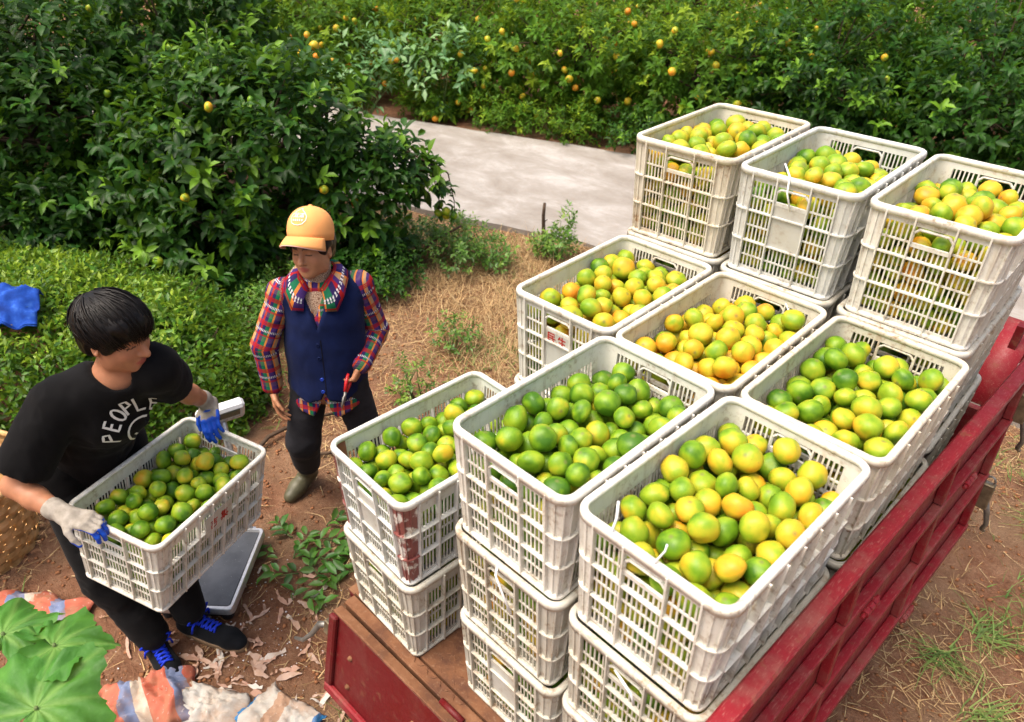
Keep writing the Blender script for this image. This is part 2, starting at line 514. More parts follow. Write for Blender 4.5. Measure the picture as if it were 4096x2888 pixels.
JI = [[(.10, .80), (.90, .80)], [(.50, 1.0), (.50, .60)], [(.20, .60), (.80, .60)], [(.22, .42), (.22, .04), (.78, .04), (.78, .42), (.22, .42)]]
JI2 = [[(.30, 1.0), (.12, .72)], [(.25, .85), (.25, .42)], [(.25, .86), (.85, .86)], [(.25, .72), (.8, .72)], [(.25, .58), (.8, .58)], [(.25, .44), (.88, .44)], [(.55, .98), (.55, .44)], [(.04, .30), (.96, .30)], [(.5, .44), (.5, .0)], [(.5, .30), (.12, .02)], [(.5, .30), (.9, .02)]]
# ================================================================== ground, road
def ground_h(x, y):
    """gentle relief: a low bank of soil and dry grass between the yard and the road"""
    P = np.stack([x, y, np.zeros_like(x)], 1)
    d = np.hypot(x+.2, y-.8)
    yard = np.clip((np.hypot((x+.6)/1.9, (y-.4)/2.4)-1)*1.6, 0, 1)
    h = (fbm(P, 2.2, 4, 5)-.5)*.045+(fbm(P, 11, 3, 9)-.5)*.018
    return h*(.35+.65*yard)
def road_line(t):       # near edge of the concrete road, and its far edge (world xy)
    return None
ROAD_N = [(-14.0, .40), (-8.0, 1.83), (-3.67, 3.23), (-2.61, 3.62), (-2.13, 3.80), (-.6, 3.95), (1.4, 3.75), (4, 3.6), (8, 3.9), (16, 5.0)]
ROAD_F = [(-16.0, 2.6), (-9.8, 4.0), (-6.58, 4.76), (-3.35, 5.98), (-1.0, 6.9), (1.6, 7.6), (7, 8.4), (16, 9.6)]

def ground_material():
    t = NT('red_soil'); p = t.n('ShaderNodeNewGeometry').outputs['Position']
    a = t.noise(p, 1.1, 5, .6); b = t.noise(p, 7, 6, .65); c_ = t.noise(p, 60, 4, .7); d = t.noise(p, 300, 2, .6)
    c = t.ramp(b, [(.28, (.15, .066, .036)), (.5, (.25, .118, .066)), (.72, (.36, .200, .120))])
    c = t.mix(t.math('MULTIPLY', t.ramp(a, [(.47, 0), (.62, 1)]), .55), c, (.33, .22, .13))
    c = t.mix(t.math('MULTIPLY', t.ramp(c_, [(.55, 0), (.72, 1)]), .5), c, (.45, .31, .19))
    c = t.mix(t.math('MULTIPLY', t.ramp(c_, [(.28, 1), (.42, 0)]), .55), c, (.12, .055, .03))
    t.set(c, .95, .15)
    hh = t.math('ADD', t.math('MULTIPLY', c_, .7), t.math('MULTIPLY', d, .3))
    t.bump(hh, 1.0, .035)
    return t.m
def road_material():
    t = NT('concrete'); p = t.n('ShaderNodeNewGeometry').outputs['Position']
    v = t.vmul(p, (1.0, 1.6, 1.0))
    a = t.noise(v, 1.7, 7, .68, .4); b = t.noise(p, 18, 5, .65); d = t.noise(p, 160, 3, .6)
    c = t.ramp(a, [(.34, (.225, .20, .175)), (.50, (.285, .262, .238)), (.64, (.37, .35, .33)), (.78, (.47, .46, .44))])
    c = t.mix(t.math('MULTIPLY', t.ramp(b, [(.5, 0), (.75, 1)]), .35), c, (.26, .20, .15))
    t.set(c, .9, .2); t.bump(t.math('ADD', b, d), .35, .006)
    return t.m
M_GROUND = ground_material(); M_ROAD = road_material()
def grid_axis(lo, hi, near_lo, near_hi, fine, grow=1.25):
    xs = list(np.arange(near_lo, near_hi, fine)); s = fine
    x = near_hi
    while x < hi: xs.append(x); s *= grow; x += s
    xs.append(hi); x = near_lo; s = fine; pre = []
    while x > lo: s *= grow; x -= s; pre.append(x)
    return np.array(sorted(pre+xs))
gx = grid_axis(-220, 220, -4.5, 3.2, .045); gy = grid_axis(-220, 220, -1.9, 4.6, .045)
GX, GY = np.meshgrid(gx, gy, indexing='ij')
GZ = ground_h(GX.ravel(), GY.ravel())
nx, ny = len(gx), len(gy)
ii = (np.arange(nx-1)[:, None]*ny+np.arange(ny-1)[None, :]).ravel()
GF = np.stack([ii, ii+ny, ii+ny+1, ii+1], 1)
tag(link('ground', np_mesh('ground', np.stack([GX.ravel(), GY.ravel(), GZ], 1), GF, True), M_GROUND), kind='structure')
# road: one slab, 6 cm above the soil, with a rough edge
rb = MB()
def resample(L, n):
    L = np.array(L); s = np.concatenate([[0], np.cumsum(np.hypot(*np.diff(L, axis=0).T))]); q = np.linspace(0, s[-1], n)
    return np.stack([np.interp(q, s, L[:, 0]), np.interp(q, s, L[:, 1])], 1)
NR = 160
rn_ = resample(ROAD_N, NR); rf_ = resample(ROAD_F, NR)
rn_ += (np.stack([fbm(np.c_[rn_, np.zeros(NR)], 3, 3, k) for k in (1, 2)], 1)-.5)*.10
rf_ += (np.stack([fbm(np.c_[rf_, np.zeros(NR)], 3, 3, k) for k in (3, 4)], 1)-.5)*.08
cols = [(rn_, -.05), (rn_, .050), (rn_*.98+rf_*.02, .056)]+[(rn_*(1-k)+rf_*k, .058) for k in (.25, .5, .75)]+[(rn_*.02+rf_*.98, .056), (rf_, .050), (rf_, -.05)]
vs = [(x, y, z) for L, z in cols for x, y in L]
fs = [(i*NR+k, i*NR+k+1, (i+1)*NR+k+1, (i+1)*NR+k) for i in range(len(cols)-1) for k in range(NR-1)]
rb.add(vs, fs); tag(rb.build('road', M_ROAD), kind='structure')

# ================================================================== cargo tricycle
def paint_material(name, col, rust=.35, dust=.4, rough=.42):
    t = NT(name); p = t.n('ShaderNodeNewGeometry').outputs['Position']
    a = t.noise(p, 3.5, 4, .6); b = t.noise(p, 26, 6, .7); s = t.noise(t.vmul(p, (60, 9, 60)), 4, 4, .7)
    c = t.mix(t.ramp(a, [(.35, 0), (.7, 1)]), col, tuple(x*.75 for x in col))
    c = t.mix(t.math('MULTIPLY', t.ramp(s, [(.56, 0), (.70, 1)]), dust), c, (.40, .22, .18))
    c = t.mix(t.math('MULTIPLY', t.ramp(b, [(.58, 0), (.68, 1)]), rust), c, (.17, .075, .035))
    g_ = t.noise(p, 7, 6, .7)
    c = t.mix(t.math('MULTIPLY', t.ramp(g_, [(.48, 0), (.66, 1)]), dust*.9), c, (.26, .13, .10))
    t.set(c, t.ramp(b, [(.4, rough), (.7, .8)]), .35)
    t.bump(t.math('ADD', b, t.math('MULTIPLY', a, 2.0)), .22, .006)
    return t.m
M_RED = paint_material('red_paint', (.235, .010, .017), .45, .42)
M_REDDK = paint_material('dark_red_paint', (.12, .005, .007), .5, .12, .36)
def rust_material():
    t = NT('rusty_steel'); p = t.n('ShaderNodeNewGeometry').outputs['Position']
    a = t.noise(p, 8, 5, .65); b = t.noise(p, 70, 4, .7)
    c = t.ramp(a, [(.3, (.10, .045, .028)), (.5, (.19, .085, .042)), (.7, (.27, .14, .075))])
    c = t.mix(t.math('MULTIPLY', t.ramp(b, [(.55, 0), (.75, 1)]), .5), c, (.33, .21, .13))
    t.set(c, .82, .25, .25); t.bump(b, .4, .004); return t.m
M_RUST = rust_material()
M_RUBBER = simple('tyre_rubber', (.022, .022, .022), .85, .3, var=.3, bump=.3)
M_STEEL = simple('dull_steel', (.23, .22, .20), .5, .5, .7, var=.3)
M_LATCH = simple('brass_grey_latch', (.20, .16, .10), .5, .5, .6, var=.4)
FLOOR = 0.5626
trk = empty('cargo_tricycle', (0.62, .95, 0))
tag(trk, 'red cargo tricycle bed with ribbed side panel, loaded with stacked white fruit crates', 'tricycle')
TO = Vector(trk.location)
def T(x, y, z): return (x-TO.x, y-TO.y, z)
mb = MB(); mb.box(T(.60, .98, FLOOR-.012), (1.40, 1.96, .016)); fl = mb.build('bed_floor', M_RUST, trk)
# raised tread marks on the bare steel between the crates
mb = MB(); k = 0
for ix in range(8):
    for iy in range(11):
        x = .26+ix*.032; y = -.02+iy*.032; a = (1 if (ix+iy) % 2 else -1)*.78
        c, s = math.cos(a), math.sin(a); L2, W2 = .0125, .0035
        P = [(-L2, 0), (0, -W2), (L2, 0), (0, W2)]
        v = [T(x+px*c-py*s, y+px*s+py*c, FLOOR-.004) for px, py in P]+[T(x, y, FLOOR-.0022)]
        mb.add(v, [(0, 1, 4), (1, 2, 4), (2, 3, 4), (3, 0, 4)])
tag(mb.build('tread_mark', M_RUST, fl), kind='stuff')
mb = MB(); mb.box(T(.60, -.026, FLOOR-.044), (1.40, .044, .074), bev=.005); mb.build('rear_beam', M_RUST, trk)
for x in (.28, .92):
    mb = MB(); mb.box(T(x, 1.0, FLOOR-.080), (.06, 2.0, .10), bev=.006); mb.build('chassis_beam', M_REDDK, trk)
for y in (.10, .7, 1.3, 1.85):
    mb = MB(); mb.box(T(.60, y, FLOOR-.046), (1.36, .05, .05)); mb.build('cross_beam', M_REDDK, trk)
# right side panel -----------------------------------------------------
PH, PL = .80, 1.97                       # height and length of the side panel
sp = empty('side_panel', T(1.262, -.03, .555), 0, trk)
sp.rotation_euler = (0, R(-2.6), R(-2.1))
# local: y along the truck, z up, x out
mb = MB(); mb.box((.005, PL/2, PH/2), (.010, PL, PH-.02)); mb.build('sheet', M_RED, sp)
def rail(nm, z, h, d=.06):
    mb = MB(); mb.box((d/2+.0105, PL/2, z), (d, PL-.006, h), bev=.004); return mb.build(nm, M_RED, sp)
tr_ = MB(); tr_.box((.0225, PL/2, PH-.014), (.047, PL, .034), bev=.006); tr_.build('top_rail', M_RED, sp)
rail('rail', .545, .026, .031); rail('rail', .285, .026, .031); rail('bottom_rail', .018, .030, .033)
for y in (.02, .66, 1.31, PL-.02):
    for z0, z1 in ((.036, .269), (.301, .529), (.561, PH-.032)):
        mb = MB(); mb.box((.0245, y, (z0+z1)/2), (.028, .030, z1-z0), bev=.003); mb.build('rib', M_RED, sp)
for (y, z) in ((.80, .515), (1.55, .515), (.72, -.01), (1.38, -.01)):
    mb = MB()
    for k in range(3): mb.tube([(.046, y-.035+k*.026, z), (.046, y-.012+k*.026, z)], .012, 10)
    mb.tube([(.046, y-.05, z), (.046, y+.055, z)], .006, 8); mb.box((.038, y, z+.004), (.020, .06, .012))
    smooth_by_angle(mb.build('hinge', M_RED, sp))
for (z, yy) in ((.60, PL-.005), (.18, PL-.005)):    # over-centre latches at the front end
    lt = empty('latch', (.03, yy, z), 0, sp)
    mb = MB(); mb.box((.018, .022, 0), (.05, .034, .12), bev=.004); mb.build('latch_plate', M_LATCH, lt)
    mb = MB(); mb.tube([(.03, .03, -.03), (.045, .05, -.09), (.06, .05, -.15), (.05, .075, -.20), (.055, .11, -.23)], [.013, .012, .009, .008, .007], 8); mb.build('latch_lever', M_STEEL, lt, True)
    mb = MB()
    for k in range(9):
        a0 = k/8*2*math.pi; a1 = (k+1)/8*2*math.pi
        if k < 8: mb.tube([(.02+.018*math.cos(a0), .02, .075+.018*math.sin(a0)), (.02+.018*math.cos(a1), .02, .075+.018*math.sin(a1))], .004, 6)
    mb.build('latch_ring', M_STEEL, lt)
# left side panel, folded down ------------------------------------------
mb = MB(); mb.box(T(-.135, .955, FLOOR-.30), (.035, 1.90, .52), bev=.005); lp_ = mb.build('folded_side_panel', M_REDDK, trk)
mb = MB(); mb.box(T(-.135, .955, FLOOR-.036), (.040, 1.90, .012), bev=.003); mb.build('rust_edge', M_RUST, trk)
# tailgate hanging open, its inner face to the camera --------------------
tg = empty('tailgate', T(.585, -.078, FLOOR-.012), 0, trk); tg.rotation_euler = (R(-12), 0, R(.4))
mb = MB(); mb.box((0, 0, -.185), (1.352, .034, .370), bev=.004); mb.build('tailgate_sheet', M_REDDK, tg)
mb = MB(); mb.box((0, 0, .004), (1.356, .038, .012), bev=.003); mb.build('rust_edge', M_RUST, tg)
mb = MB(); mb.box((0, -.026, -.352), (1.354, .022, .040), bev=.006); mb.build('lower_lip', M_RED, tg)
for x in (-.660, .660):
    mb = MB(); mb.box((x, -.026, -.165), (.038, .022, .330), bev=.006); mb.build('side_lip', M_REDDK, tg)
for x in (-.56, -.22, .12, .46):
    for z in (-.13, -.27):
        mb = MB(); mb.lathe([(0, .010), (.005, .010), (.009, .006), (.011, 0)], 8, (x, -.0172, z), (0, -1, 0)); mb.build('bolt', M_RUST, tg, True)
for x in (-.10, .38):
    mb = MB(); mb.tube([(x-.05, .021, .014), (x+.05, .021, .014)], .011, 10); mb.build('hinge', M_REDDK, tg, True)
lt = empty('latch', (-.69, -.02, -.10), 0, tg)
mb = MB(); mb.box((0, 0, .02), (.03, .03, .06), bev=.004); mb.build('latch_plate', M_LATCH, lt)
mb = MB(); mb.tube([(-.01, 0, .02), (-.045, -.01, .0), (-.07, -.02, -.06), (-.11, -.03, -.12), (-.16, -.03, -.15)], [.012, .012, .010, .008, .006], 8); mb.build('latch_lever', M_STEEL, lt, True)
# wheels ------------------------------------------------------------------
def wheel(x, y, r=.27, wdt=.11, par=trk):
    wl = empty('wheel', T(x, y, r), 0, par)
    prof = [(r*.62, -wdt*.40), (r*.86, -wdt*.5), (r*.97, -wdt*.40), (r, -wdt*.2), (r, wdt*.2), (r*.97, wdt*.40), (r*.86, wdt*.5), (r*.62, wdt*.40)]
    mb = MB(); mb.lathe(prof, 36, (0, 0, 0), (1, 0, 0), True)
    for k in range(36):
        a = 2*math.pi*k/36
        mb.box((0, math.cos(a)*(r+.003), math.sin(a)*(r+.003)), (wdt*.75, .016, .012), (a-math.pi/2, 0, 0))
    smooth_by_angle(mb.build('tyre', M_RUBBER, wl), 35)
    mb = MB(); mb.lathe([(.02, .04), (.05, .045), (.06, .02), (r*.5, .0), (r*.58, .03), (r*.63, .045), (r*.63, -.045), (.02, -.04)], 28, (0, 0, 0), (1, 0, 0)); smooth_by_angle(mb.build('wheel_rim', M_STEEL, wl))
    return wl
wheel(1.22, 1.02, .25); wheel(.06, 1.02, .25)
mb = MB(); mb.tube([T(.06, 1.02, .25), T(1.22, 1.02, .25)], .035, 12); mb.build('axle', M_STEEL, trk, True)
for x in (.28, .92):
    mb = MB()
    for k in range(4): mb.box(T(x, 1.12, .33+k*.014), (.05, .80-k*.14, .011)); 
    mb.build('leaf_spring', M_STEEL, trk)
# front: headboard, fork cover, front wheel and curved red mudguard -------
hb = MB(); hb.box(T(.60, 1.985, FLOOR+.25), (1.30, .03, .52), bev=.005); hb.build('headboard', M_RED, trk)
wheel(.62, 3.05, .26, .09)
mb = MB(); n = 18
for k in range(n):
    pass
def arch(cx, cy, cz, r, x0, x1, a0, a1, thick=.006):
    mb = MB(); n = 20; vs = []
    for k in range(n+1):
        a = R(a0+(a1-a0)*k/n)
        for rr in (r, r-thick):
            for xx in (x0, x1): vs.append(T(xx, cy+rr*math.cos(a), cz+rr*math.sin(a)))
    fs = []
    for k in range(n):
        b = 4*k; fs += [(b, b+1, b+5, b+4), (b+2, b+6, b+7, b+3), (b, b+4, b+6, b+2), (b+1, b+3, b+7, b+5)]
    mb.add(vs, fs); return mb
arch(.62, 3.05, .26, .33, .55, .69, 10, 190).build('front_mudguard', M_RED, trk, True)
mb = MB(); mb.tube([T(.62, 3.05, .26), T(.62, 2.80, .80), T(.62, 2.72, 1.02)], .035, 12); mb.build('fork', M_REDDK, trk, True)
mb = MB(); mb.tube([T(.26, 2.55, 1.06), T(.34, 2.68, 1.06), T(.62, 2.72, 1.02), T(.90, 2.68, 1.06), T(.98, 2.55, 1.06)], .014, 10); mb.build('handlebar', M_STEEL, trk, True)
mb = MB(); mb.box(T(.62, 2.18, .74), (.46, .34, .12), bev=.04); mb.build('seat', M_RUBBER, trk)
mb = MB(); mb.box(T(.62, 2.35, .44), (.40, .75, .10), bev=.02); mb.build('footwell', M_REDDK, trk)
arch(1.36, 2.62, .90, .25, 1.12, 1.25, -10, 190).build('step_guard', M_RED, trk, True)
mb = MB(); mb.box(T(1.00, 2.50, .62), (.44, .05, .05)); mb.box(T(1.20, 2.50, .92), (.03, .05, .58)); mb.build('guard_bracket', M_REDDK, trk)

# ================================================================== crates and citrus
def stack_xy(c, r):
    W, L = .397, .62
    return c*(W+.0187)+W/2, r*(L+.0003)+L/2
OFFS = {(0, 0): (-.096, -.036, -.044), (0, 1): (.040, .004, .017), (0, 2): (.004, .010, .040), (1, 0): (.006, .012, -.012), (1, 1): (.030, .004, .004),
        (1, 2): (.002, .004, .030), (2, 0): (-.004, .012, -.030), (2, 1): (.022, .008, -.003), (2, 2): (.000, .008, .020)}
NST = {(0, 0): 2, (1, 0): 3, (2, 0): 3, (0, 1): 3, (1, 1): 3, (2, 1): 3, (0, 2): 4, (1, 2): 4, (2, 2): 4}
TOPLAB = {(0, 0): 'white crate of green citrus with a red-stained corner, on the low stack',
          (1, 0): 'white crate of green citrus, top of the middle stack at the tailgate',
          (2, 0): 'white crate of green and yellow citrus, nearest the camera beside the red rail',
          (0, 1): 'white crate with red lettering on its plate, full of yellow-green citrus',
          (1, 1): 'white crate of the most orange-yellow citrus, in the middle of the load',
          (2, 1): 'white crate of green citrus in the middle row beside the red rail',
          (0, 2): 'white crate of citrus on the tall back row, farthest left before the road',
          (1, 2): 'white crate with blank plate and white tie, middle of the tall back row',
          (2, 2): 'white crate of yellow citrus on the tall back row, at the right picture edge'}
STK = {(0, 0): 'low stack at the tailgate', (1, 0): 'middle stack at the tailgate', (2, 0): 'near right stack by the red rail', (0, 1): 'left stack of the middle row',
       (1, 1): 'centre stack of the middle row', (2, 1): 'right stack of the middle row', (0, 2): 'left stack of the back row', (1, 2): 'middle stack of the back row', (2, 2): 'right stack of the back row'}
ORD = {1: 'second from top', 2: 'third from top', 3: 'lowest'}
PLAIN = {(0, 1, 2), (1, 1, 1), (1, 1, 2), (2, 1, 2), (0, 2, 2), (0, 2, 3), (1, 2, 1), (1, 2, 2), (1, 2, 3), (2, 2, 2), (2, 2, 3)}
rj = random.Random(5)
CRATES = []          # (key, depth from top, object)
for key, n in NST.items():
    x, y = stack_xy(*key); dx, dy, th = OFFS[key]
    for k in range(n):
        d = n-1-k                                   # 0 = top
        z = FLOOR+CH*k
        jx, jy, jr = (0, 0, 0) if d == 0 else (rj.uniform(-.004, .004), rj.uniform(-.004, .004), rj.uniform(-.006, .006))
        plates = ()
        if key == (0, 0) and d == 0: plates = ('e0',)
        if key == (0, 1) and d == 0: plates = ('e0',)
        if key == (1, 2) and d == 0: plates = ('e0',)
        if key == (1, 0) and d == 2: plates = ('e0',)
        lab = TOPLAB[key] if d == 0 else 'dusty white crate in the %s, %s' % (STK[key], ORD[d])
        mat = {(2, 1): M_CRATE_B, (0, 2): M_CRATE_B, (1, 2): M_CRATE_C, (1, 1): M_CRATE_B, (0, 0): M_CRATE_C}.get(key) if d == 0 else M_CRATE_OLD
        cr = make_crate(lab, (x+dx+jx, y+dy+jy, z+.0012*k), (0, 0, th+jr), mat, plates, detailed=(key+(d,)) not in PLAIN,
                        red_corners=(2, 3) if key == (0, 0) and d == 0 else ())
        CRATES.append((key, d, cr))
held = make_crate('white crate of green citrus carried in the gloved hands of the man in black', (0, 0, 0), plates=('s1',) if False else ())
HM = Matrix.Translation((-.7713, -.2857, .8708)) @ Euler((R(-3.98), R(8.89), R(23.14)), 'XYZ').to_matrix().to_4x4() @ Matrix.Translation((0, 0, -CH))
held.matrix_world = HM
CRATES.append(('held', 0, held))
def crate_of(key, d=0):
    return [c for k, dd, c in CRATES if k == key and dd == d][0]
bpy.context.view_layer.update()
# lettering and ties
def child_named(o, nm): return [c for c in o.children if c.name.split('.')[0] == nm]
c = crate_of((0, 1)); e0 = child_named(c, 'end_wall')[0]
yy = lambda z: wall_pt('e0', 0, z, .0018)
for ch, x0 in ((MIN, -.0440), (SHENG, -.0010)):
    strokes_on(e0, ch, (x0, yy(.2165)[1]-.0006, .2165), (1, 0, 0), Vector(yy(.25))-Vector(yy(.15)), .040, .0046, M_REDINK)
sw = [o for o in child_named(held, 'side_wall')][1]
pm = MB(); wall_box(pm, 's1', -.072, .072, .196, .296, .0098, .0135); pm.build('name_plate', M_PLATE, sw)
q = Vector(wall_pt('s1', 0, .214, .0136))
for ch, s0 in ((JI, -.052), (JI2, .004)):
    strokes_on(sw, ch, (q.x, s0, .222), (0, 1, 0), Vector(wall_pt('s1', 0, .29))-Vector(wall_pt('s1', 0, .21)), .046, .0058, M_REDINK)
def tie(parent, pts, wd=.0032):
    mb = MB(); mb.tube(pts, wd, 5); mb.build('cable_tie', M_TIE, parent, True)
tie(crate_of((2, 0)), [(-.085, -CL/2+.012, CH-.02), (-.09, -CL/2+.006, CH+.006), (-.092, -CL/2+.02, CH+.03), (-.10, -CL/2+.03, CH+.065)], .003)
tie(crate_of((2, 0)), [(.02, -CL/2+.012, CH-.02), (.02, -CL/2+.004, CH+.006), (.028, -CL/2+.02, CH+.03), (.03, -CL/2+.02, CH+.05)], .0025)
tie(crate_of((1, 0), 1), [(-.01, -CL/2+.004, CH-.004), (.0, -CL/2-.012, CH-.02), (.03, -CL/2-.014, CH-.07), (.055, -CL/2-.010, CH-.125)], .0035)
tie(crate_of((2, 0), 1), [(-.03, -CL/2+.006, CH-.045), (.0, -CL/2-.008, CH-.035), (.03, -CL/2-.010, CH-.05), (.04, -CL/2-.008, CH-.085)], .0035)
tie(crate_of((1, 2)), [(-.055, -CL/2+.03, CH+.03), (-.02, -CL/2+.0, CH+.006), (-.012, -CL/2-.012, CH-.04), (.01, -CL/2-.010, CH-.095)], .003)
tie(crate_of((1, 1)), [(.06, CL/2-.03, CH-.02), (.10, CL/2-.045, CH-.06), (.12, CL/2-.05, CH-.085)], .002)

# ---------------------------------------------------------------- citrus
def pack(seed, n, rmin=.0285, rmax=.0370, heap=0.0, tilt=(0, 0)):
    """drop n spheres into the crate and let them settle"""
    rg = np.random.default_rng(seed)
    r = rg.uniform(rmin, rmax, n); r[rg.random(n) < .06] *= 1.12
    hx0, hy0 = CW/2-.034, CL/2-.034
    P = np.stack([rg.uniform(-hx0+.05, hx0-.05, n), rg.uniform(-hy0+.05, hy0-.05, n), .05+np.arange(n)/n*.72], 1).astype(np.float32); r = r.astype(np.float32)
    ar = np.add.outer(r, r); np.fill_diagonal(ar, 0)
    for it in range(170):
        P[:, 2] -= .0070 if it < 140 else .002
        if heap and it < 140:
            P[:, 0] -= P[:, 0]*.004*heap; P[:, 1] -= P[:, 1]*.004*heap
        for sub in range(2):
            D = P[:, None]-P[None]; dist = np.sqrt((D**2).sum(-1))+1e-9
            ov = np.clip(ar-dist, 0, None); np.fill_diagonal(ov, 0)
            m = (D/dist[..., None]*(ov*.45)[..., None]).sum(1)
            P += np.clip(m, -.02, .02)
            z = np.clip(P[:, 2], 0, CH); ins = .0135+TAPER*(1-z/CH)
            lx = CW/2-ins-r; ly = CL/2-ins-r
            above = P[:, 2] > CH+.03
            P[:, 0] = np.clip(P[:, 0], -lx, lx); P[:, 1] = np.clip(P[:, 1], -ly, ly)
            P[:, 2] = np.maximum(P[:, 2], .010+r)
    return P, r
NFV = 14
def fruit_template(seg, ring):
    th = np.linspace(0, np.pi, ring+1); ph = np.arange(seg)*2*np.pi/seg
    V = [(0, 0, 1.0)]
    for a in th[1:-1]:
        V += [(math.sin(a)*math.cos(b), math.sin(a)*math.sin(b), math.cos(a)) for b in ph]
    V.append((0, 0, -1.0)); V = np.array(V); F = []
    for k in range(seg): F.append((0, 1+k, 1+(k+1) % seg))
    for i in range(ring-2):
        for k in range(seg):
            a, b = 1+i*seg+k, 1+i*seg+(k+1) % seg; c, d = a+seg, b+seg
            F += [(a, c, d), (a, d, b)]
    o = 1+(ring-2)*seg; l = len(V)-1
    for k in range(seg): F.append((o+k, l, o+(k+1) % seg))
    return V, np.array(F)
FT_HI = fruit_template(20, 13); FT_LO = fruit_template(10, 7)
def fruit_geo(r, q, ripe, seed, hi=True):
    V0, F = FT_HI if hi else FT_LO
    rg = np.random.default_rng(seed)
    V = V0.copy(); zz = V0[:, 2]
    flat = rg.uniform(.76, .93); rad = np.hypot(V[:, 0], V[:, 1])
    dim = np.exp(-(rad/.20)**2)
    V[:, 2] = zz*flat - np.sign(zz)*dim*np.where(zz > 0, .055, .075)
    neck = rg.random() < .25
    if neck: V[:, 2] += np.where(zz > .6, (zz-.6)*.22, 0)
    ln = (vnoise(V0, 1.7, seed % 97)-.5)*.17
    V *= (1+ln)[:, None]
    if hi: V[0] += (0, 0, .06)
    pole = np.zeros(len(V)); pole[0] = .9; 
    W = V*r
    m = np.array(q.to_matrix()); 
    rp = np.full(len(V), ripe)+.06*V0[:, 2]*rg.uniform(-1, 1)
    return W @ m.T, F, {'fpos': V0*.045+rg.uniform(0, 50, 3), 'ripe': rp, 'pole': pole}
# ripeness of each crate: mean, spread
RIPE = {(0, 0): (.24, .11), (1, 0): (.22, .08), (2, 0): (.40, .13), (0, 1): (.46, .14), (1, 1): (.58, .12), (2, 1): (.31, .11), (0, 2): (.46, .13), (1, 2): (.42, .14), (2, 2): (.50, .13), 'held': (.21, .10)}
NTOP = {(0, 0): 282, (1, 0): 292, (2, 0): 278, (0, 1): 280, (1, 1): 284, (2, 1): 294, (0, 2): 282, (1, 2): 284, (2, 2): 292, 'held': 284}
WHERE = {(0, 0): 'in the low crate with the red-stained corner', (1, 0): 'in the middle crate at the tailgate', (2, 0): 'in the nearest crate beside the red rail', (0, 1): 'in the crate with red lettering',
         (1, 1): 'in the orange-filled centre crate', (2, 1): 'in the middle-row crate beside the red rail', (0, 2): 'in the back-row crate farthest left', (1, 2): 'in the back-row crate with the blank plate',
         (2, 2): 'in the back-row crate at the right edge', 'held': 'in the crate the man carries'}
fruits = []          # world centre, r, ripe, seed, key, visible
filler = []
packs = {}
for i, (key, mean) in enumerate(RIPE.items()):
    P, r = pack(100+i, NTOP[key], heap=.12, rmin=.0285 if key not in ((2, 0), (1, 1), (0, 2), (0, 1)) else .0300)
    packs[key] = (P, r)
fillP = [pack(300+k, 270) for k in range(3)]
seed = 0
rr_ = np.random.default_rng(11)
for key, d, cr in CRATES:
    mw = np.array(cr.matrix_world)
    if d == 0: P, r = packs[key]
    else:
        P, r = fillP[(seed+d) % 3]
        hx, hy = CW/2-.05, CL/2-.05
        keep = (np.abs(P[:, 0])+r > hx-.012) | (np.abs(P[:, 1])+r > hy-.012)
        P, r = P[keep], r[keep]
        m2 = P[:, 2]+r < CH-.008
        P, r = P[m2], r[m2]
    Wd = P @ mw[:3, :3].T+mw[:3, 3]
    mean, sp_ = RIPE[key]
    if d: mean, sp_ = (.34, .2)
    rp = np.clip(rr_.normal(mean, sp_, len(P)), .05, .95)
    if d == 0:
        vis = np.ones(len(P), bool)
        for a in range(len(P)):
            dv = CAM_POS-Wd[a]; L_ = np.linalg.norm(dv); dv /= L_
            rel = Wd-Wd[a]; tt = rel @ dv; dd_ = np.linalg.norm(rel-tt[:, None]*dv, axis=1)
            blk = (tt > .01) & (dd_ < (r*.62)); blk[a] = False
            vis[a] = not blk.any() and P[a, 2] > CH*.62
        for a in range(len(P)):
            seed += 1
            fruits.append((Wd[a], r[a], rp[a], seed, key, vis[a]))
    else:
        for a in range(len(P)):
            seed += 1; filler.append((Wd[a], r[a], rp[a], seed, key, False))
def rand_quat(sd_):
    rg = random.Random(sd_)
    ax = Vector((rg.gauss(0, 1), rg.gauss(0, 1), rg.gauss(0, 1))).normalized()
    return Matrix.Rotation(rg.uniform(0, 2*math.pi), 3, ax).to_quaternion()
cand = [f for f in fruits if f[5]]
cand.sort(key=lambda f: -f[1]/((f[0]-CAM_POS) @ FW))
single = cand[:300]; sset = {f[3] for f in single}
def tone(rp): return 'green' if rp < .27 else 'green-yellow' if rp < .46 else 'yellow' if rp < .66 else 'orange'
for Wd, r, rp, sd_, key, v in single:
    V, F, at = fruit_geo(r, rand_quat(sd_), rp, sd_)
    o = link('citrus_fruit', np_mesh('citrus_fruit', V, F, True, at), M_FRUIT)
    o.location = Wd
    tag(o, '%s citrus fruit heaped %s' % (tone(rp), WHERE[key]), 'fruit', '%s citrus %s' % (tone(rp), WHERE[key]))
VV, FF, AA, off = [], [], {'fpos': [], 'ripe': [], 'pole': []}, 0
for Wd, r, rp, sd_, key, v in [f for f in fruits if f[3] not in sset]+filler:
    V, F, at = fruit_geo(r, rand_quat(sd_), rp, sd_, hi=bool(v))
    VV.append(V+Wd); FF.append(F+off); off += len(V)
    for k_ in AA: AA[k_].append(at[k_])
o = link('citrus_heap', np_mesh('citrus_heap', np.concatenate(VV), np.concatenate(FF), True, {k_: np.concatenate(x) for k_, x in AA.items()}), M_FRUIT)
tag(o, 'remaining green and yellow citrus packed inside the stacked crates', 'fruit', kind='stuff')
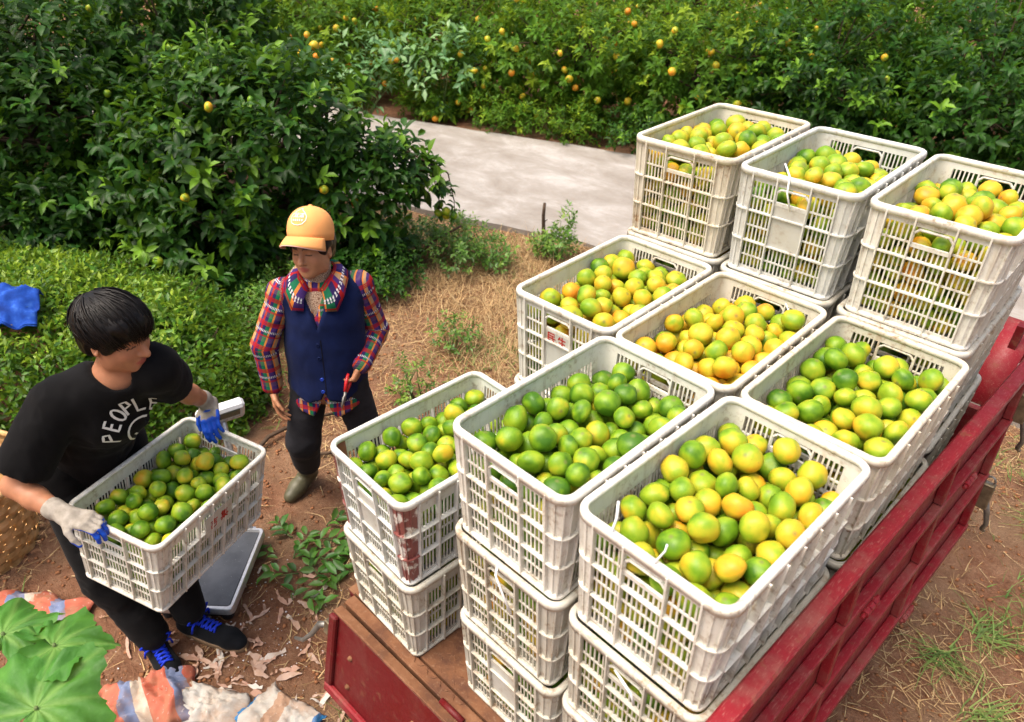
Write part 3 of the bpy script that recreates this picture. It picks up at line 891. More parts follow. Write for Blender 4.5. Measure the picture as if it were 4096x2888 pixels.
# ================================================================== foliage
def leaf_material(name, dark, mid, young, rough=.38, trans=.28, spec=.45):
    t = NT(name); v = t.attr('lv'); y = t.attr('yg')
    c = t.ramp(v, [(0, dark), (.6, mid), (1, tuple(min(1, x*1.5) for x in mid))])
    c = t.mix(y, c, young)
    t.set(c, rough, spec, trans=trans, transcol=t.mix(.5, c, tuple(min(1, x*1.6) for x in young)))
    return t.m
M_CITRUS = leaf_material('citrus_leaf', (.0045, .020, .004), (.018, .068, .008), (.15, .30, .018), .44, .2, .22)
M_CITRUS_LT = leaf_material('citrus_leaf_pale', (.013, .050, .005), (.060, .155, .012), (.26, .37, .022), .5, .3, .18)
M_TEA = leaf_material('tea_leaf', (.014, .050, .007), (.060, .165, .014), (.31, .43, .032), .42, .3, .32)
M_WEED = leaf_material('weed_leaf', (.025, .075, .012), (.08, .19, .025), (.24, .36, .05))
M_FALLEN = leaf_material('cut_leaf', (.016, .060, .010), (.045, .150, .020), (.16, .30, .04), .34)
M_BARK = simple('bark', (.075, .050, .034), .9, .15, var=.4, scale=25, bump=.5, bscale=60)
M_TWIG = simple('green_twig', (.09, .13, .04), .7, .3, var=.3)
M_STRAW = leaf_material('straw', (.20, .11, .05), (.38, .245, .115), (.60, .46, .25), .8, .1, .2)
M_GRASS = leaf_material('grass_blade', (.03, .075, .014), (.085, .19, .03), (.30, .36, .10), .5, .3)

LEAF8_V = np.array([(0, 0, 0), (-.42, .32, .10), (0, .34, 0), (.42, .32, .10), (-.40, .66, .09), (0, .70, -.03), (.40, .66, .09), (0, 1.0, -.14)])
LEAF8_F = np.array([(0, 2, 1), (0, 3, 2), (1, 5, 4), (1, 2, 5), (2, 6, 5), (2, 3, 6), (4, 5, 7), (5, 6, 7)])
LEAF4_V = np.array([(0, 0, 0), (-.45, .5, .10), (0, .5, 0), (.45, .5, .10), (0, 1.0, -.10)])
LEAF4_F = np.array([(0, 2, 1), (0, 3, 2), (1, 2, 4), (2, 3, 4)])
def place_leaves(O, D, N, L, W, hi=True):
    """O origin, D direction, N rough normal (all (n,3)); L length, W width -> verts, faces"""
    TV, TF = (LEAF8_V, LEAF8_F) if hi else (LEAF4_V, LEAF4_F)
    D = D/np.linalg.norm(D, axis=1, keepdims=True)
    X = np.cross(D, N); X /= np.linalg.norm(X, axis=1, keepdims=True)+1e-9
    Z = np.cross(X, D)
    V = O[:, None]+TV[None, :, 0, None]*(X*W[:, None])[:, None]+TV[None, :, 1, None]*(D*L[:, None])[:, None]+TV[None, :, 2, None]*(Z*L[:, None])[:, None]
    n, k = len(O), len(TV)
    F = (TF[None]+(np.arange(n)*k)[:, None, None]).reshape(-1, 3)
    return V.reshape(-1, 3), F, k
def leaf_mesh(name, O, D, N, L, W, lv, yg, hi=True):
    V, F, k = place_leaves(O, D, N, L, W, hi)
    return np_mesh(name, V, F, True, {'lv': np.repeat(lv, k), 'yg': np.repeat(yg, k)})

def shoots(P, Dr, rg, nl=8, L=.095, tw=.11, young=.12, spread=1.0):
    """leafy shoots at points P growing along Dr -> leaf arrays"""
    n = len(P); Dr = Dr/np.linalg.norm(Dr, axis=1, keepdims=True)
    a = np.cross(Dr, np.array([.31, .17, .93])); a /= np.linalg.norm(a, axis=1, keepdims=True)+1e-9; b = np.cross(Dr, a)
    O, D, N, Ls, Ws, lv, yg = [], [], [], [], [], [], []
    sh_y = np.where(rg.random(n) < young, rg.uniform(.45, 1, n), rg.uniform(0, .12, n)); sh_l = rg.uniform(0, 1, n); ph0 = rg.uniform(0, 6.28, n)
    sc = rg.uniform(.75, 1.2, n)
    for k in range(nl):
        t = (k+.5)/nl; ph = ph0+k*2.4+rg.normal(0, .25, n)
        side = a*np.cos(ph)[:, None]+b*np.sin(ph)[:, None]
        o = P+Dr*(t*tw*sc)[:, None]
        up = (.95-.55*t)*spread
        d = Dr*(1-up*.75)+side*up+np.array([0, 0, -.22])+rg.normal(0, .12, (n, 3))
        O.append(o); D.append(d); N.append(Dr*.8+np.array([0, 0, .7])+rg.normal(0, .25, (n, 3)))
        ll = L*sc*rg.uniform(.7, 1.15, n)*(1-.25*t); Ls.append(ll); Ws.append(ll*rg.uniform(.42, .56, n))
        lv.append(np.clip(sh_l*.6+rg.uniform(0, .4, n), 0, 1)); yg.append(np.clip(sh_y*(0.5+.6*t), 0, 1))
    return [np.concatenate(x) for x in (O, D, N, Ls, Ws, lv, yg)]

def crown_points(lobes, n, rg, inner=.55):
    """points through the outer shell of a union of ellipsoid lobes with outward directions"""
    C = np.array([l[0] for l in lobes]); Rr = np.array([l[1] for l in lobes])
    wgt = (Rr[:, 0]*Rr[:, 1]+Rr[:, 0]*Rr[:, 2]); wgt = wgt/wgt.sum()
    idx = rg.choice(len(lobes), n*2, p=wgt)
    u = rg.normal(size=(n*2, 3)); u /= np.linalg.norm(u, axis=1, keepdims=True)
    f = inner+(1-inner)*rg.random(n*2)**.55
    bump = 1+.28*(fbm(u*1.0+idx[:, None]*3.7, 1.9, 3, 21)-.5)*2
    P = C[idx]+u*Rr[idx]*(f*bump)[:, None]
    nrm = u/Rr[idx]; nrm /= np.linalg.norm(nrm, axis=1, keepdims=True)
    ok = P[:, 2] > .06
    return P[ok][:n], nrm[ok][:n], f[ok][:n]
FRUIT_ME = []
for k, rp in enumerate((.12, .22, .34, .50, .62, .74, .88)):
    V, F, at = fruit_geo(.033, rand_quat(900+k), rp, 900+k, hi=False)
    me = np_mesh('tree_fruit', V, F, True, at); me.materials.append(M_FRUIT); FRUIT_ME.append(me)
def tree(name, base, lobes, n, label, mat, seed, nl=8, L=.095, young=.1, nfruit=6, ripe=(0, 7), group=None, hi=True, trunk_r=.05, top=1.2, fruit_scale=1.0, fixed=()):
    rg = np.random.default_rng(seed); t = empty(name, base); tag(t, label, 'tree', group)
    lobes = [(np.array(c, float), np.array(r, float)) for c, r in lobes]
    P, U, f = crown_points(lobes, n, rg)
    D = U*.75+np.array([0, 0, .55])+rg.normal(0, .35, P.shape)
    me = leaf_mesh('crown', *shoots(P, D, rg, nl, L, L*1.15, young), hi=hi)
    link('crown', me, mat, t)
    mb = MB(); h = top
    pts = [(0, 0, -.05), (rg.normal(0, .03), rg.normal(0, .03), h*.22), (rg.normal(0, .06), rg.normal(0, .06), h*.42)]
    mb.tube(pts, [trunk_r, trunk_r*.8, trunk_r*.65], 9); mb.build('trunk', M_BARK, t, True)
    st = Vector(pts[-1])
    for k, (c, r) in enumerate(lobes):
        c = Vector(c); mid = st.lerp(c, .5)+Vector((rg.normal(0, .05), rg.normal(0, .05), .06))
        mb = MB(); mb.tube([st.lerp(Vector(pts[1]), .3), mid, c], [trunk_r*.55, trunk_r*.4, trunk_r*.22], 7)
        for j in range(5):
            u = Vector(rg.normal(size=3)).normalized(); e = c+Vector((u.x*r[0], u.y*r[1], abs(u.z)*r[2]))*.8
            mb.tube([mid.lerp(c, .3+.14*j), mid.lerp(e, .55)+Vector((0, 0, .04)), e], [trunk_r*.25, trunk_r*.17, trunk_r*.08], 5)
        mb.build('branch', M_BARK, t, True)
    # fruit on the outside of the crown
    if nfruit:
        cv = CAM_POS-np.array(base); cv /= np.linalg.norm(cv)
        P2, U2, f2 = crown_points(lobes, nfruit*8, rg, .93)
        facing = np.where(U2 @ cv > .15)[0][:nfruit]
        for i in facing:
            o = link('fruit', FRUIT_ME[int(rg.integers(ripe[0], ripe[1]))], None, t)
            o.location = P2[i]+U2[i]*.075; s = fruit_scale*rg.uniform(.85, 1.15); o.scale = (s, s, s); o.rotation_euler = (rg.uniform(0, 6), rg.uniform(0, 6), 0)
    return t
def std_lobes(rx, rz, zc, rg, k=5):
    L = [((0, 0, zc), (rx*.8, rx*.8, rz))]
    for i in range(k):
        a = 6.283*i/k+rg.uniform(-.3, .3); q = rg.uniform(.42, .6)*rx
        L.append(((q*math.cos(a), q*math.sin(a), zc+rg.uniform(-.5, .3)*rz), (rx*rg.uniform(.42, .56), rx*rg.uniform(.42, .56), rz*rg.uniform(.48, .68))))
    return L
lr = random.Random(4)
# the tree behind the woman: low, spreading, one bough reaching out over the road edge
tA = tree('citrus_tree', (-3.75, 1.65, 0), [((-.05, .0, .85), (.75, .75, .72)), ((-.55, -.45, .62), (.55, .5, .5)), ((.30, .32, 1.12), (.48, .48, .46)), ((.52, .55, .66), (.44, .44, .42)), ((-.35, .0, 1.30), (.42, .42, .34)),
      ((.05, -.45, .40), (.6, .48, .36)), ((-.55, -.55, .30), (.5, .4, .28)), ((.80, .72, .82), (.26, .26, .20)), ((.60, .42, .30), (.36, .36, .26)), ((.98, .92, .78), (.17, .17, .11)), ((-.70, -.62, 1.0), (.36, .36, .36))],
      1500, 'spreading citrus tree behind the woman, one bough drooping over the road edge', M_CITRUS, 31, 8, .125, .2, 9, (0, 5), trunk_r=.055, top=1.1)
for i, (x, y, z) in enumerate(((.75, .45, .62), (-.02, .62, 1.52), (.10, .66, 1.60))):
    o = link('fruit', FRUIT_ME[5 if i else 6], None, tA); o.location = (x, y, z); o.scale = (1.2,)*3
# drooping fruiting twigs
mb = MB(); O_ = []; D_ = []
for (dx, dy) in ((1.02, .98), (1.12, 1.05)):
    pts = [(.70, .62, .98), (.9, .84, .96), (dx, dy, .80), (dx+.03, dy+.03, .58), (dx+.03, dy+.03, .46)]
    mb.tube(pts, [.010, .008, .006, .004, .003], 6)
    for k in range(26):
        q = k/25*3.999; i = int(q); p = np.array(pts[i])*(1-(q-i))+np.array(pts[i+1])*(q-i); O_.append(p); D_.append(RNG.normal(0, 1, 3)+np.array([0, 0, -.3]))
mb.build('drooping_twig', M_BARK, tA, True)
O_ = np.array(O_); n_ = len(O_)
link('twig_leaves', leaf_mesh('twig_leaves', O_, np.array(D_), RNG.normal(0, .3, (n_, 3))+np.array([0, 0, 1.]), RNG.uniform(.06, .10, n_), RNG.uniform(.03, .045, n_), RNG.random(n_), RNG.random(n_)*.25), M_CITRUS, tA)
for (x, y, z, k) in ((1.05, 1.0, .47, 2), (1.02, 1.04, .52, 0), (1.15, 1.07, .46, 0), (1.12, 1.02, .50, 1), (1.07, 1.06, .44, 4)):
    o = link('fruit', FRUIT_ME[k], None, tA); o.location = (x, y, z); o.scale = (1.1,)*3
# tall pale shoots standing out of the crown
def water_shoot(t, base, tip, seed, n=16, L=.085):
    rg = np.random.default_rng(seed); b = np.array(base); e = np.array(tip); s = np.linspace(.1, 1, n)[:, None]
    O = b+(e-b)*s; ax = (e-b)/np.linalg.norm(e-b)
    ph = np.arange(n)*2.4; u = np.cross(ax, (0.2, .9, .1)); u /= np.linalg.norm(u); v = np.cross(ax, u)
    D = ax*.75+(u*np.cos(ph)[:, None]+v*np.sin(ph)[:, None])*.75
    ll = rg.uniform(.7, 1.1, n)*L*(1.1-.5*s[:, 0])
    link('shoot_leaves', leaf_mesh('shoot_leaves', O, D, np.tile(ax, (n, 1))+rg.normal(0, .2, (n, 3)), ll, ll*.5, rg.uniform(.6, 1, n), rg.uniform(.25, .7, n)), M_CITRUS, t)
    mb = MB(); mb.tube([base, tip], [.006, .003], 5); mb.build('shoot', M_TWIG, t, True)
for k, (b, e) in enumerate((((-.30, -.25, 1.15), (-.62, -.42, 1.62)), ((-.1, -.1, 1.3), (.02, -.1, 1.85)), ((.1, .1, 1.25), (.34, .22, 1.68)), ((-.55, -.5, .9), (-.85, -.75, 1.30)), ((.3, -.2, .8), (.42, -.32, 1.2)), ((-.1, -.55, .6), (-.2, -.85, .9)), ((.5, .5, 1.0), (.55, .66, 1.45)), ((-.25, -.45, .4), (-.15, -.85, .55)))):
    water_shoot(tA, b, e, 50+k)
G1 = 'dark citrus trees on the left'
rg_ = np.random.default_rng(77)
tree('citrus_tree', (-5.55, .55, 0), std_lobes(1.35, 1.15, 1.25, rg_, 6), 1500, 'big dark citrus tree at the left picture edge behind the tea hedge', M_CITRUS, 32, 8, .12, .09, 5, (0, 3), G1, trunk_r=.07, top=1.9)
tree('citrus_tree', (-5.25, 2.05, 0), std_lobes(1.0, 1.0, 1.35, rg_, 5), 1000, 'dark citrus tree with green fruit at the top left, behind the spreading tree', M_CITRUS, 33, 8, .12, .1, 10, (0, 3), G1, trunk_r=.06, top=1.8)
tree('citrus_tree', (-7.3, -.5, 0), std_lobes(1.4, 1.3, 1.35, rg_, 6), 900, 'dark citrus tree in the far left corner, half hidden by another', M_CITRUS, 34, 8, .105, .04, 0, (0, 3), G1, hi=False, trunk_r=.07, top=1.9)
tree('citrus_tree', (-7.6, 1.15, 0), std_lobes(1.2, 1.2, 1.35, rg_, 5), 800, 'dark citrus tree deep in the top left, between two others', M_CITRUS, 35, 8, .105, .05, 3, (0, 3), G1, hi=False, trunk_r=.06, top=1.9)
tree('citrus_tree', (-9.4, -.3, 0), std_lobes(1.5, 1.3, 1.35, rg_, 5), 600, 'dark citrus tree behind all others at the far left', M_CITRUS, 36, 8, .11, .05, 0, (0, 3), G1, hi=False, trunk_r=.07, top=1.9)
tree('citrus_tree', (-10.6, 1.0, 0), std_lobes(1.4, 1.3, 1.35, rg_, 5), 500, 'dark citrus tree farthest back on the near side of the road', M_CITRUS, 37, 8, .11, .05, 0, (0, 3), G1, hi=False, trunk_r=.06, top=1.9)
tree('citrus_tree', (-4.75, .55, 0), std_lobes(.62, .42, .45, rg_, 5), 520, 'low dark citrus bush between the tea hedge and the spreading tree', M_CITRUS, 38, 8, .10, .06, 1, (0, 2), G1, trunk_r=.03, top=.6)
# orchard beyond the road
G2 = 'orchard trees beyond the road'
far1 = [(-9.6, 4.95, 'leftmost orchard tree along the far road edge, pale and yellowish', 1, 24), (-7.9, 5.45, 'pale orchard tree with many small oranges at the road bend', 1, 34), (-6.25, 6.05, 'pale orchard tree with oranges above the middle of the road', 1, 32),
        (-4.75, 6.65, 'orchard tree with scattered bright oranges, beyond the widest part of the road', 1, 30), (-3.35, 7.30, 'orchard tree with oranges right behind the tall left crate', 1, 30), (-1.95, 7.75, 'dark leafy orchard tree behind the middle crate of the back row', 0, 7),
        (-.45, 8.15, 'dark leafy orchard tree behind the right crate of the back row', 0, 6), (1.2, 8.7, 'dark orchard tree at the right picture edge', 0, 4)]
for k, (x, y, lab, pale, nf) in enumerate(far1):
    tree('orchard_tree', (x, y, 0), std_lobes(1.12 if pale else 1.2, .85 if pale else 1.0, .78 if pale else 1.0, rg_, 7), 850 if pale else 1000, lab, M_CITRUS_LT if pale else M_CITRUS, 40+k, 9, .112 if pale else .125, .16 if pale else .14, nf, (3, 7) if pale else (1, 5), G2, hi=True, top=1.5, fruit_scale=1.3)
far2 = [(-12.9, 4.6), (-11.6, 6.2), (-9.8, 7.0), (-8.0, 7.9), (-6.3, 8.6), (-4.6, 9.3), (-2.8, 10.0), (-.8, 10.6), (1.4, 11.2)]
for k, (x, y) in enumerate(far2):
    tree('orchard_tree', (x, y, 0), std_lobes(1.3, 1.15, 1.05, rg_, 6), 750, 'pale orchard tree in the second row beyond the road, %s' % ('first from the left', 'second from the left', 'third from the left', 'fourth from the left', 'fifth from the left', 'fourth from the right', 'third from the right', 'second from the right', 'farthest right')[k], M_CITRUS_LT if k < 7 else M_CITRUS, 60+k, 8, .12, .12, 22 if k < 7 else 5, (3, 7), G2, hi=False, top=1.8)
far3 = [(-13.6, 6.4), (-12, 9.6), (-9.5, 10.8), (-7, 12.0), (-4.2, 13.2), (-1.2, 13.6), (1.8, 13.8), (-16, 8.2), (-15.5, 11.5), (-12.6, 13.2), (-9.2, 14.8), (-5.6, 16.0), (-2, 17), (2.2, 17.5), (-2.7, 11.9)]
for k, (x, y) in enumerate(far3):
    tree('orchard_tree', (x, y, 0), std_lobes(1.75, 1.35, 1.2, rg_, 6), 800, 'far orchard tree at the very top of the picture, %s in its row' % ('first', 'second', 'third', 'fourth', 'fifth', 'sixth', 'seventh', 'eighth', 'ninth', 'tenth', 'eleventh', 'twelfth', 'thirteenth', 'fourteenth', 'last')[k], M_CITRUS_LT, 80+k, 7, .115, .1, 4, (3, 7), G2, hi=False, top=2.0)

# ------------------------------------------------------------------ tea hedge
HP = np.array([(-2.55, -2.2), (-2.36, -.55), (-1.84, .40), (-2.02, .74), (-2.65, .86), (-3.45, .60), (-4.25, .15), (-4.8, -.6), (-4.9, -2.2)])
def poly_dist(P, poly):
    """signed distance, positive inside"""
    n = len(poly); d = np.full(len(P), 1e9); ins = np.zeros(len(P), bool)
    for i in range(n):
        a, b = poly[i], poly[(i+1) % n]; e = b-a; w_ = P-a; t = np.clip((w_ @ e)/(e @ e), 0, 1)
        d = np.minimum(d, np.linalg.norm(w_-t[:, None]*e, axis=1))
        c = ((a[1] > P[:, 1]) != (b[1] > P[:, 1])) & (P[:, 0] < (b[0]-a[0])*(P[:, 1]-a[1])/(b[1]-a[1]+1e-12)+a[0]); ins ^= c
    return np.where(ins, d, -d)
def hedge_h(P):
    d = poly_dist(P, HP); P3 = np.c_[P, np.zeros(len(P))]
    s = np.clip(d/.34, 0, 1); s = 1-(1-s)**2.2
    right = np.clip((-P[:, 0]-1.75)/.75, 0, 1)
    H = (.36+.28*right)
    return s*H*(1+.36*(fbm(P3, 3.0, 3, 3)-.5))+(fbm(P3, 9, 2, 8)-.5)*.10*s
hg = empty('tea_hedge', (-3.2, -.4, 0)); tag(hg, 'clipped low tea hedge with bright young leaves, behind the man', 'hedge')
hO = np.array([-3.2, -.4, 0])
rg = np.random.default_rng(90)
P = np.stack([rg.uniform(-4.9, -1.75, 90000), rg.uniform(-1.6, .92, 90000)], 1); d = poly_dist(P, HP); P = P[d > .0]
P = P[rg.random(len(P)) < np.where(P[:, 1] > -1.1, .62, .30)]
h = hedge_h(P); e_ = .02
gx_ = (hedge_h(P+[e_, 0])-hedge_h(P-[e_, 0]))/(2*e_); gy_ = (hedge_h(P+[0, e_])-hedge_h(P-[0, e_]))/(2*e_)
Nn = np.stack([-gx_, -gy_, np.ones(len(P))], 1); Nn /= np.linalg.norm(Nn, axis=1, keepdims=True)
dep = rg.random(len(P))**1.5*.16
O = np.c_[P, h]-Nn*dep[:, None]+rg.normal(0, .006, (len(P), 3)); O[:, 2] = np.maximum(O[:, 2], .02)
side = rg.random(len(P)) < .5
D = rg.normal(0, .75, (len(P), 3))+Nn*.45; NN = Nn+rg.normal(0, .35, Nn.shape)
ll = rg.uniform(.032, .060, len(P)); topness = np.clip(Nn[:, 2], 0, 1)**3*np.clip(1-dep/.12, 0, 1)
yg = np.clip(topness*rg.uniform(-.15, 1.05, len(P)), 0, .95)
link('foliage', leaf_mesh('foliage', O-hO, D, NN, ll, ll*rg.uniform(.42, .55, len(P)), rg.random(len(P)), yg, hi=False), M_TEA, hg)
# steep flank leaves
segs = []
for i in range(len(HP)):
    a, b = HP[i], HP[(i+1) % len(HP)]
    if a[1] < -2 and b[1] < -2: continue
    segs.append((a, b))
FO = []
for a, b in segs:
    L_ = np.linalg.norm(b-a); n = int(L_*2600); t_ = rg.random(n)[:, None]; q = a+(b-a)*t_
    nn = np.array([(b-a)[1], -(b-a)[0]])/L_
    z = rg.random(n)*.58; ins = rg.normal(.03, .05, n)-.0*z
    if poly_dist(np.array([(a+b)/2+nn*.05]), HP)[0] > 0: nn = -nn
    hh = hedge_h(q-nn*.22)
    z = z*hh/.62+.03
    FO.append(np.c_[q-nn*(ins+.03+.10*(z/.6)**2)[:, None], z, np.tile(nn, (n, 1))])
FO = np.concatenate(FO); n = len(FO); Nf = np.c_[FO[:, 3:], np.full(n, .5)]
ll = rg.uniform(.030, .056, n)
link('flank_foliage', leaf_mesh('flank_foliage', FO[:, :3]-hO, rg.normal(0, .7, (n, 3))+Nf*.5, Nf+rg.normal(0, .4, (n, 3)), ll, ll*.48, rg.random(n)*.8, rg.random(n)*.15, hi=False), M_TEA, hg)
mb = MB()
for k in range(160):
    a, b = segs[int(rg.integers(0, len(segs)))]; q = a+(b-a)*rg.random(); c = HP.mean(0); q = q+(c-q)*rg.uniform(.06, .4)
    h0 = float(hedge_h(np.array([q]))[0])
    mb.tube([(q[0]-hO[0], q[1]-hO[1], -.02), (q[0]-hO[0]+rg.normal(0, .05), q[1]-hO[1]+rg.normal(0, .05), h0*.5), (q[0]-hO[0]+rg.normal(0, .1), q[1]-hO[1]+rg.normal(0, .1), h0*.9)], [.007, .005, .002], 5)
mb.build('stem', M_BARK, hg, True)
# lower soil-dark interior of the hedge: dense inner twig mass
# ================================================================== people: implicit surfaces meshed with surface nets
def nrmz(v): v = np.asarray(v, float); return v/(np.linalg.norm(v)+1e-12)
def frame(fwd, up=(0, 0, 1)):
    """columns: forward, left, up"""
    f = nrmz(fwd); l = nrmz(np.cross(up, f)); u = np.cross(f, l); return np.stack([f, l, u], 1)
class SDF:
    def __init__(s, lo, hi, vox):
        s.vox = vox; s.lo = np.array(lo, float); n = np.ceil((np.array(hi)-s.lo)/vox).astype(int)+1
        s.ax = [s.lo[i]+np.arange(n[i])*vox for i in range(3)]; s.F = np.full(n, .25, np.float32)
    def _sub(s, lo, hi):
        i0 = np.maximum(np.floor((np.array(lo)-s.lo)/s.vox).astype(int), 0); i1 = np.minimum(np.ceil((np.array(hi)-s.lo)/s.vox).astype(int)+1, s.F.shape)
        if (i1 <= i0).any(): return None, None
        sl = tuple(slice(a, b) for a, b in zip(i0, i1))
        g = np.meshgrid(*[s.ax[i][sl[i]] for i in range(3)], indexing='ij')
        return sl, g
    def _put(s, sl, d, k, mode):
        a = s.F[sl]; d = d.astype(np.float32)
        if mode == 'sub': a, d = -a, d            # max(a,-d) = -min(-a,d)
        if k > 0:
            h = np.clip(.5+.5*(a-d)/k, 0, 1); r = a*(1-h)+d*h-k*h*(1-h)
        else: r = np.minimum(a, d)
        s.F[sl] = -r if mode == 'sub' else r
    def cone(s, a, b, ra, rb=None, k=.012, mode='add', flat=None):
        rb = ra if rb is None else rb; a = np.array(a, float); b = np.array(b, float); m = max(ra, rb)*(1.6 if flat else 1)+k+.05
        sl, g = s._sub(np.minimum(a, b)-m, np.maximum(a, b)+m)
        if sl is None: return s
        e = b-a; ee = e @ e+1e-12
        w_ = [g[i]-a[i] for i in range(3)]
        t = np.clip((w_[0]*e[0]+w_[1]*e[1]+w_[2]*e[2])/ee, 0, 1)
        q = [w_[i]-t*e[i] for i in range(3)]
        if flat is not None:                        # (axis, factor): squash the section along a direction
            ax, fc = nrmz(flat[0]), flat[1]; dd = q[0]*ax[0]+q[1]*ax[1]+q[2]*ax[2]
            q = [q[i]+ax[i]*dd*(1/fc-1) for i in range(3)]
        d = np.sqrt(q[0]**2+q[1]**2+q[2]**2)-(ra+t*(rb-ra))
        s._put(sl, d, k, mode); return s
    def ell(s, c, r, Rm=None, k=.012, mode='add'):
        c = np.array(c, float); r = np.array(r, float); m = r.max()+k+.05
        sl, g = s._sub(c-m, c+m)
        if sl is None: return s
        p = [g[i]-c[i] for i in range(3)]
        if Rm is not None: p = [p[0]*Rm[0, j]+p[1]*Rm[1, j]+p[2]*Rm[2, j] for j in range(3)]
        k0 = np.sqrt(sum((p[j]/r[j])**2 for j in range(3)))+1e-9; k1 = np.sqrt(sum((p[j]/r[j]**2)**2 for j in range(3)))+1e-9
        s._put(sl, k0*(k0-1)/k1, k, mode); return s
    def field(s, fn, mode='max', k=0.0):
        g = np.meshgrid(*s.ax, indexing='ij'); d = fn(*g).astype(np.float32)
        if mode == 'max': s.F = np.maximum(s.F, d)
        return s
    def plane(s, p, n):
        """keep the side where (x-p).n < 0"""
        n = nrmz(n); p = np.array(p, float)
        return s.field(lambda x, y, z: (x-p[0])*n[0]+(y-p[1])*n[1]+(z-p[2])*n[2])
    def net(s, smooth=1):
        F = s.F; S = F < 0; nx, ny, nz = F.shape
        cnt = np.zeros((nx-1, ny-1, nz-1), np.int8)
        cor = [(i, j, k) for i in (0, 1) for j in (0, 1) for k in (0, 1)]
        for i, j, k in cor: cnt += S[i:nx-1+i, j:ny-1+j, k:nz-1+k]
        act = (cnt > 0) & (cnt < 8); idx = np.full(act.shape, -1, np.int64); ids = np.argwhere(act); idx[act] = np.arange(len(ids))
        acc = np.zeros((len(ids), 3)); num = np.zeros(len(ids))
        for a in cor:
            for ax in range(3):
                if a[ax]: continue
                b = list(a); b[ax] = 1
                fa = F[ids[:, 0]+a[0], ids[:, 1]+a[1], ids[:, 2]+a[2]]; fb = F[ids[:, 0]+b[0], ids[:, 1]+b[1], ids[:, 2]+b[2]]
                m = (fa < 0) != (fb < 0); t = np.where(m, fa/(fa-fb+1e-20), 0)
                p = np.tile(np.array(a, float), (len(ids), 1)); p[:, ax] += t
                acc += p*m[:, None]; num += m
        V = (ids+acc/np.maximum(num, 1)[:, None])*s.vox+s.lo
        Q = []
        for ax in range(3):
            b, c = (ax+1) % 3, (ax+2) % 3
            A = [slice(None)]*3; B = [slice(None)]*3; A[ax] = slice(0, -1); B[ax] = slice(1, None)
            ch = S[tuple(A)] != S[tuple(B)]; e = np.argwhere(ch)
            ok = (e[:, b] > 0) & (e[:, c] > 0) & (e[:, b] < F.shape[b]-1) & (e[:, c] < F.shape[c]-1); e = e[ok]
            ins = S[tuple(A)][e[:, 0], e[:, 1], e[:, 2]]
            def cell(db, dc):
                q = e.copy(); q[:, b] -= db; q[:, c] -= dc; return idx[q[:, 0], q[:, 1], q[:, 2]]
            q = np.stack([cell(1, 1), cell(0, 1), cell(0, 0), cell(1, 0)], 1); q[~ins] = q[~ins][:, ::-1]; Q.append(q)
        Q = np.concatenate(Q); Q = Q[(Q >= 0).all(1)]
        for _ in range(smooth):
            sm = np.zeros_like(V); nn = np.zeros(len(V))
            for i in range(4):
                for j in (1, 3): np.add.at(sm, Q[:, i], V[Q[:, (i+j) % 4]]); np.add.at(nn, Q[:, i], 1)
            V = V*.45+.55*sm/np.maximum(nn, 1)[:, None]
        return V, Q
def normals(V, Q):
    n = np.cross(V[Q[:, 2]]-V[Q[:, 0]], V[Q[:, 3]]-V[Q[:, 1]]); N = np.zeros_like(V)
    for i in range(4): np.add.at(N, Q[:, i], n)
    return N/(np.linalg.norm(N, axis=1, keepdims=True)+1e-12)

def wrinkle(V, Q, amp, scale, stretch=(1, 1, 1), seed=0):
    N = normals(V, Q); n = fbm(V*np.array(stretch), scale, 3, seed)-.5
    r = 1-np.abs(n)*4; return V+N*(amp*(n*1.2+np.clip(r, 0, 1)*.35))[:, None]
def col_material(name, rough=.55, spec=.35, sss=0.0, bump=0.0, bscale=300):
    t = NT(name); c = t.attr('col', 'Vector')
    p = t.n('ShaderNodeNewGeometry').outputs['Position']; nz = t.noise(p, 45, 3)
    t.set(t.mix(.18, c, t.mix(nz, (0, 0, 0), (1, 1, 1)), 'OVERLAY'), rough, spec)
    if sss:
        t.b.inputs['Subsurface Weight'].default_value = sss; t.b.inputs['Subsurface Radius'].default_value = (.008, .003, .0015); t.b.inputs['Subsurface Scale'].default_value = 1.0
    if bump: t.bump(t.noise(p, bscale, 2), bump, .002)
    return t.m
M_SKIN = col_material('skin', .5, .35, .12)
def cloth(name, col, var=.12, rough=.9, bump=.25, bscale=700):
    t = NT(name); p = t.n('ShaderNodeNewGeometry').outputs['Position']; n = t.noise(p, 14, 4)
    t.set(t.ramp(n, [(.3, tuple(x*(1-var) for x in col)), (.7, tuple(x*(1+var) for x in col))]), rough, .12)
    t.b.inputs['Sheen Weight'].default_value = .03
    t.bump(t.noise(p, bscale, 2), bump, .002); return t.m
M_TSHIRT = cloth('black_cotton', (.0042, .0040, .0044), .3); M_TROUSER = cloth('black_trouser', (.0055, .0055, .006), .3)
M_GREYTROUSER = cloth('charcoal_trouser', (.020, .020, .024), .3); M_VEST = cloth('navy_vest', (.0045, .010, .048), .22, .85, .3)
M_CAP = cloth('orange_cap', (.86, .375, .125), .05, .8, .3, 900); M_CAPTRIM = cloth('pale_trim', (.75, .45, .38), .05)
M_HAIR = simple('black_hair', (.0045, .0032, .0026), .40, .22, var=.7, scale=90)
M_WHITE = simple('white_print', (.72, .74, .72), .7, .2, var=.04)
M_SHOE = cloth('black_suede', (.007, .008, .010), .3); M_LACE = simple('blue_lace', (.004, .03, .50), .6, .3, var=.15)
M_SOLE = simple('gum_sole', (.20, .13, .075), .7, .3, var=.2); M_SOCK = simple('grey_sock', (.32, .31, .30), .9, .1, var=.2)
M_BOOT = simple('olive_rubber_boot', (.085, .080, .045), .5, .45, var=.35, scale=18)
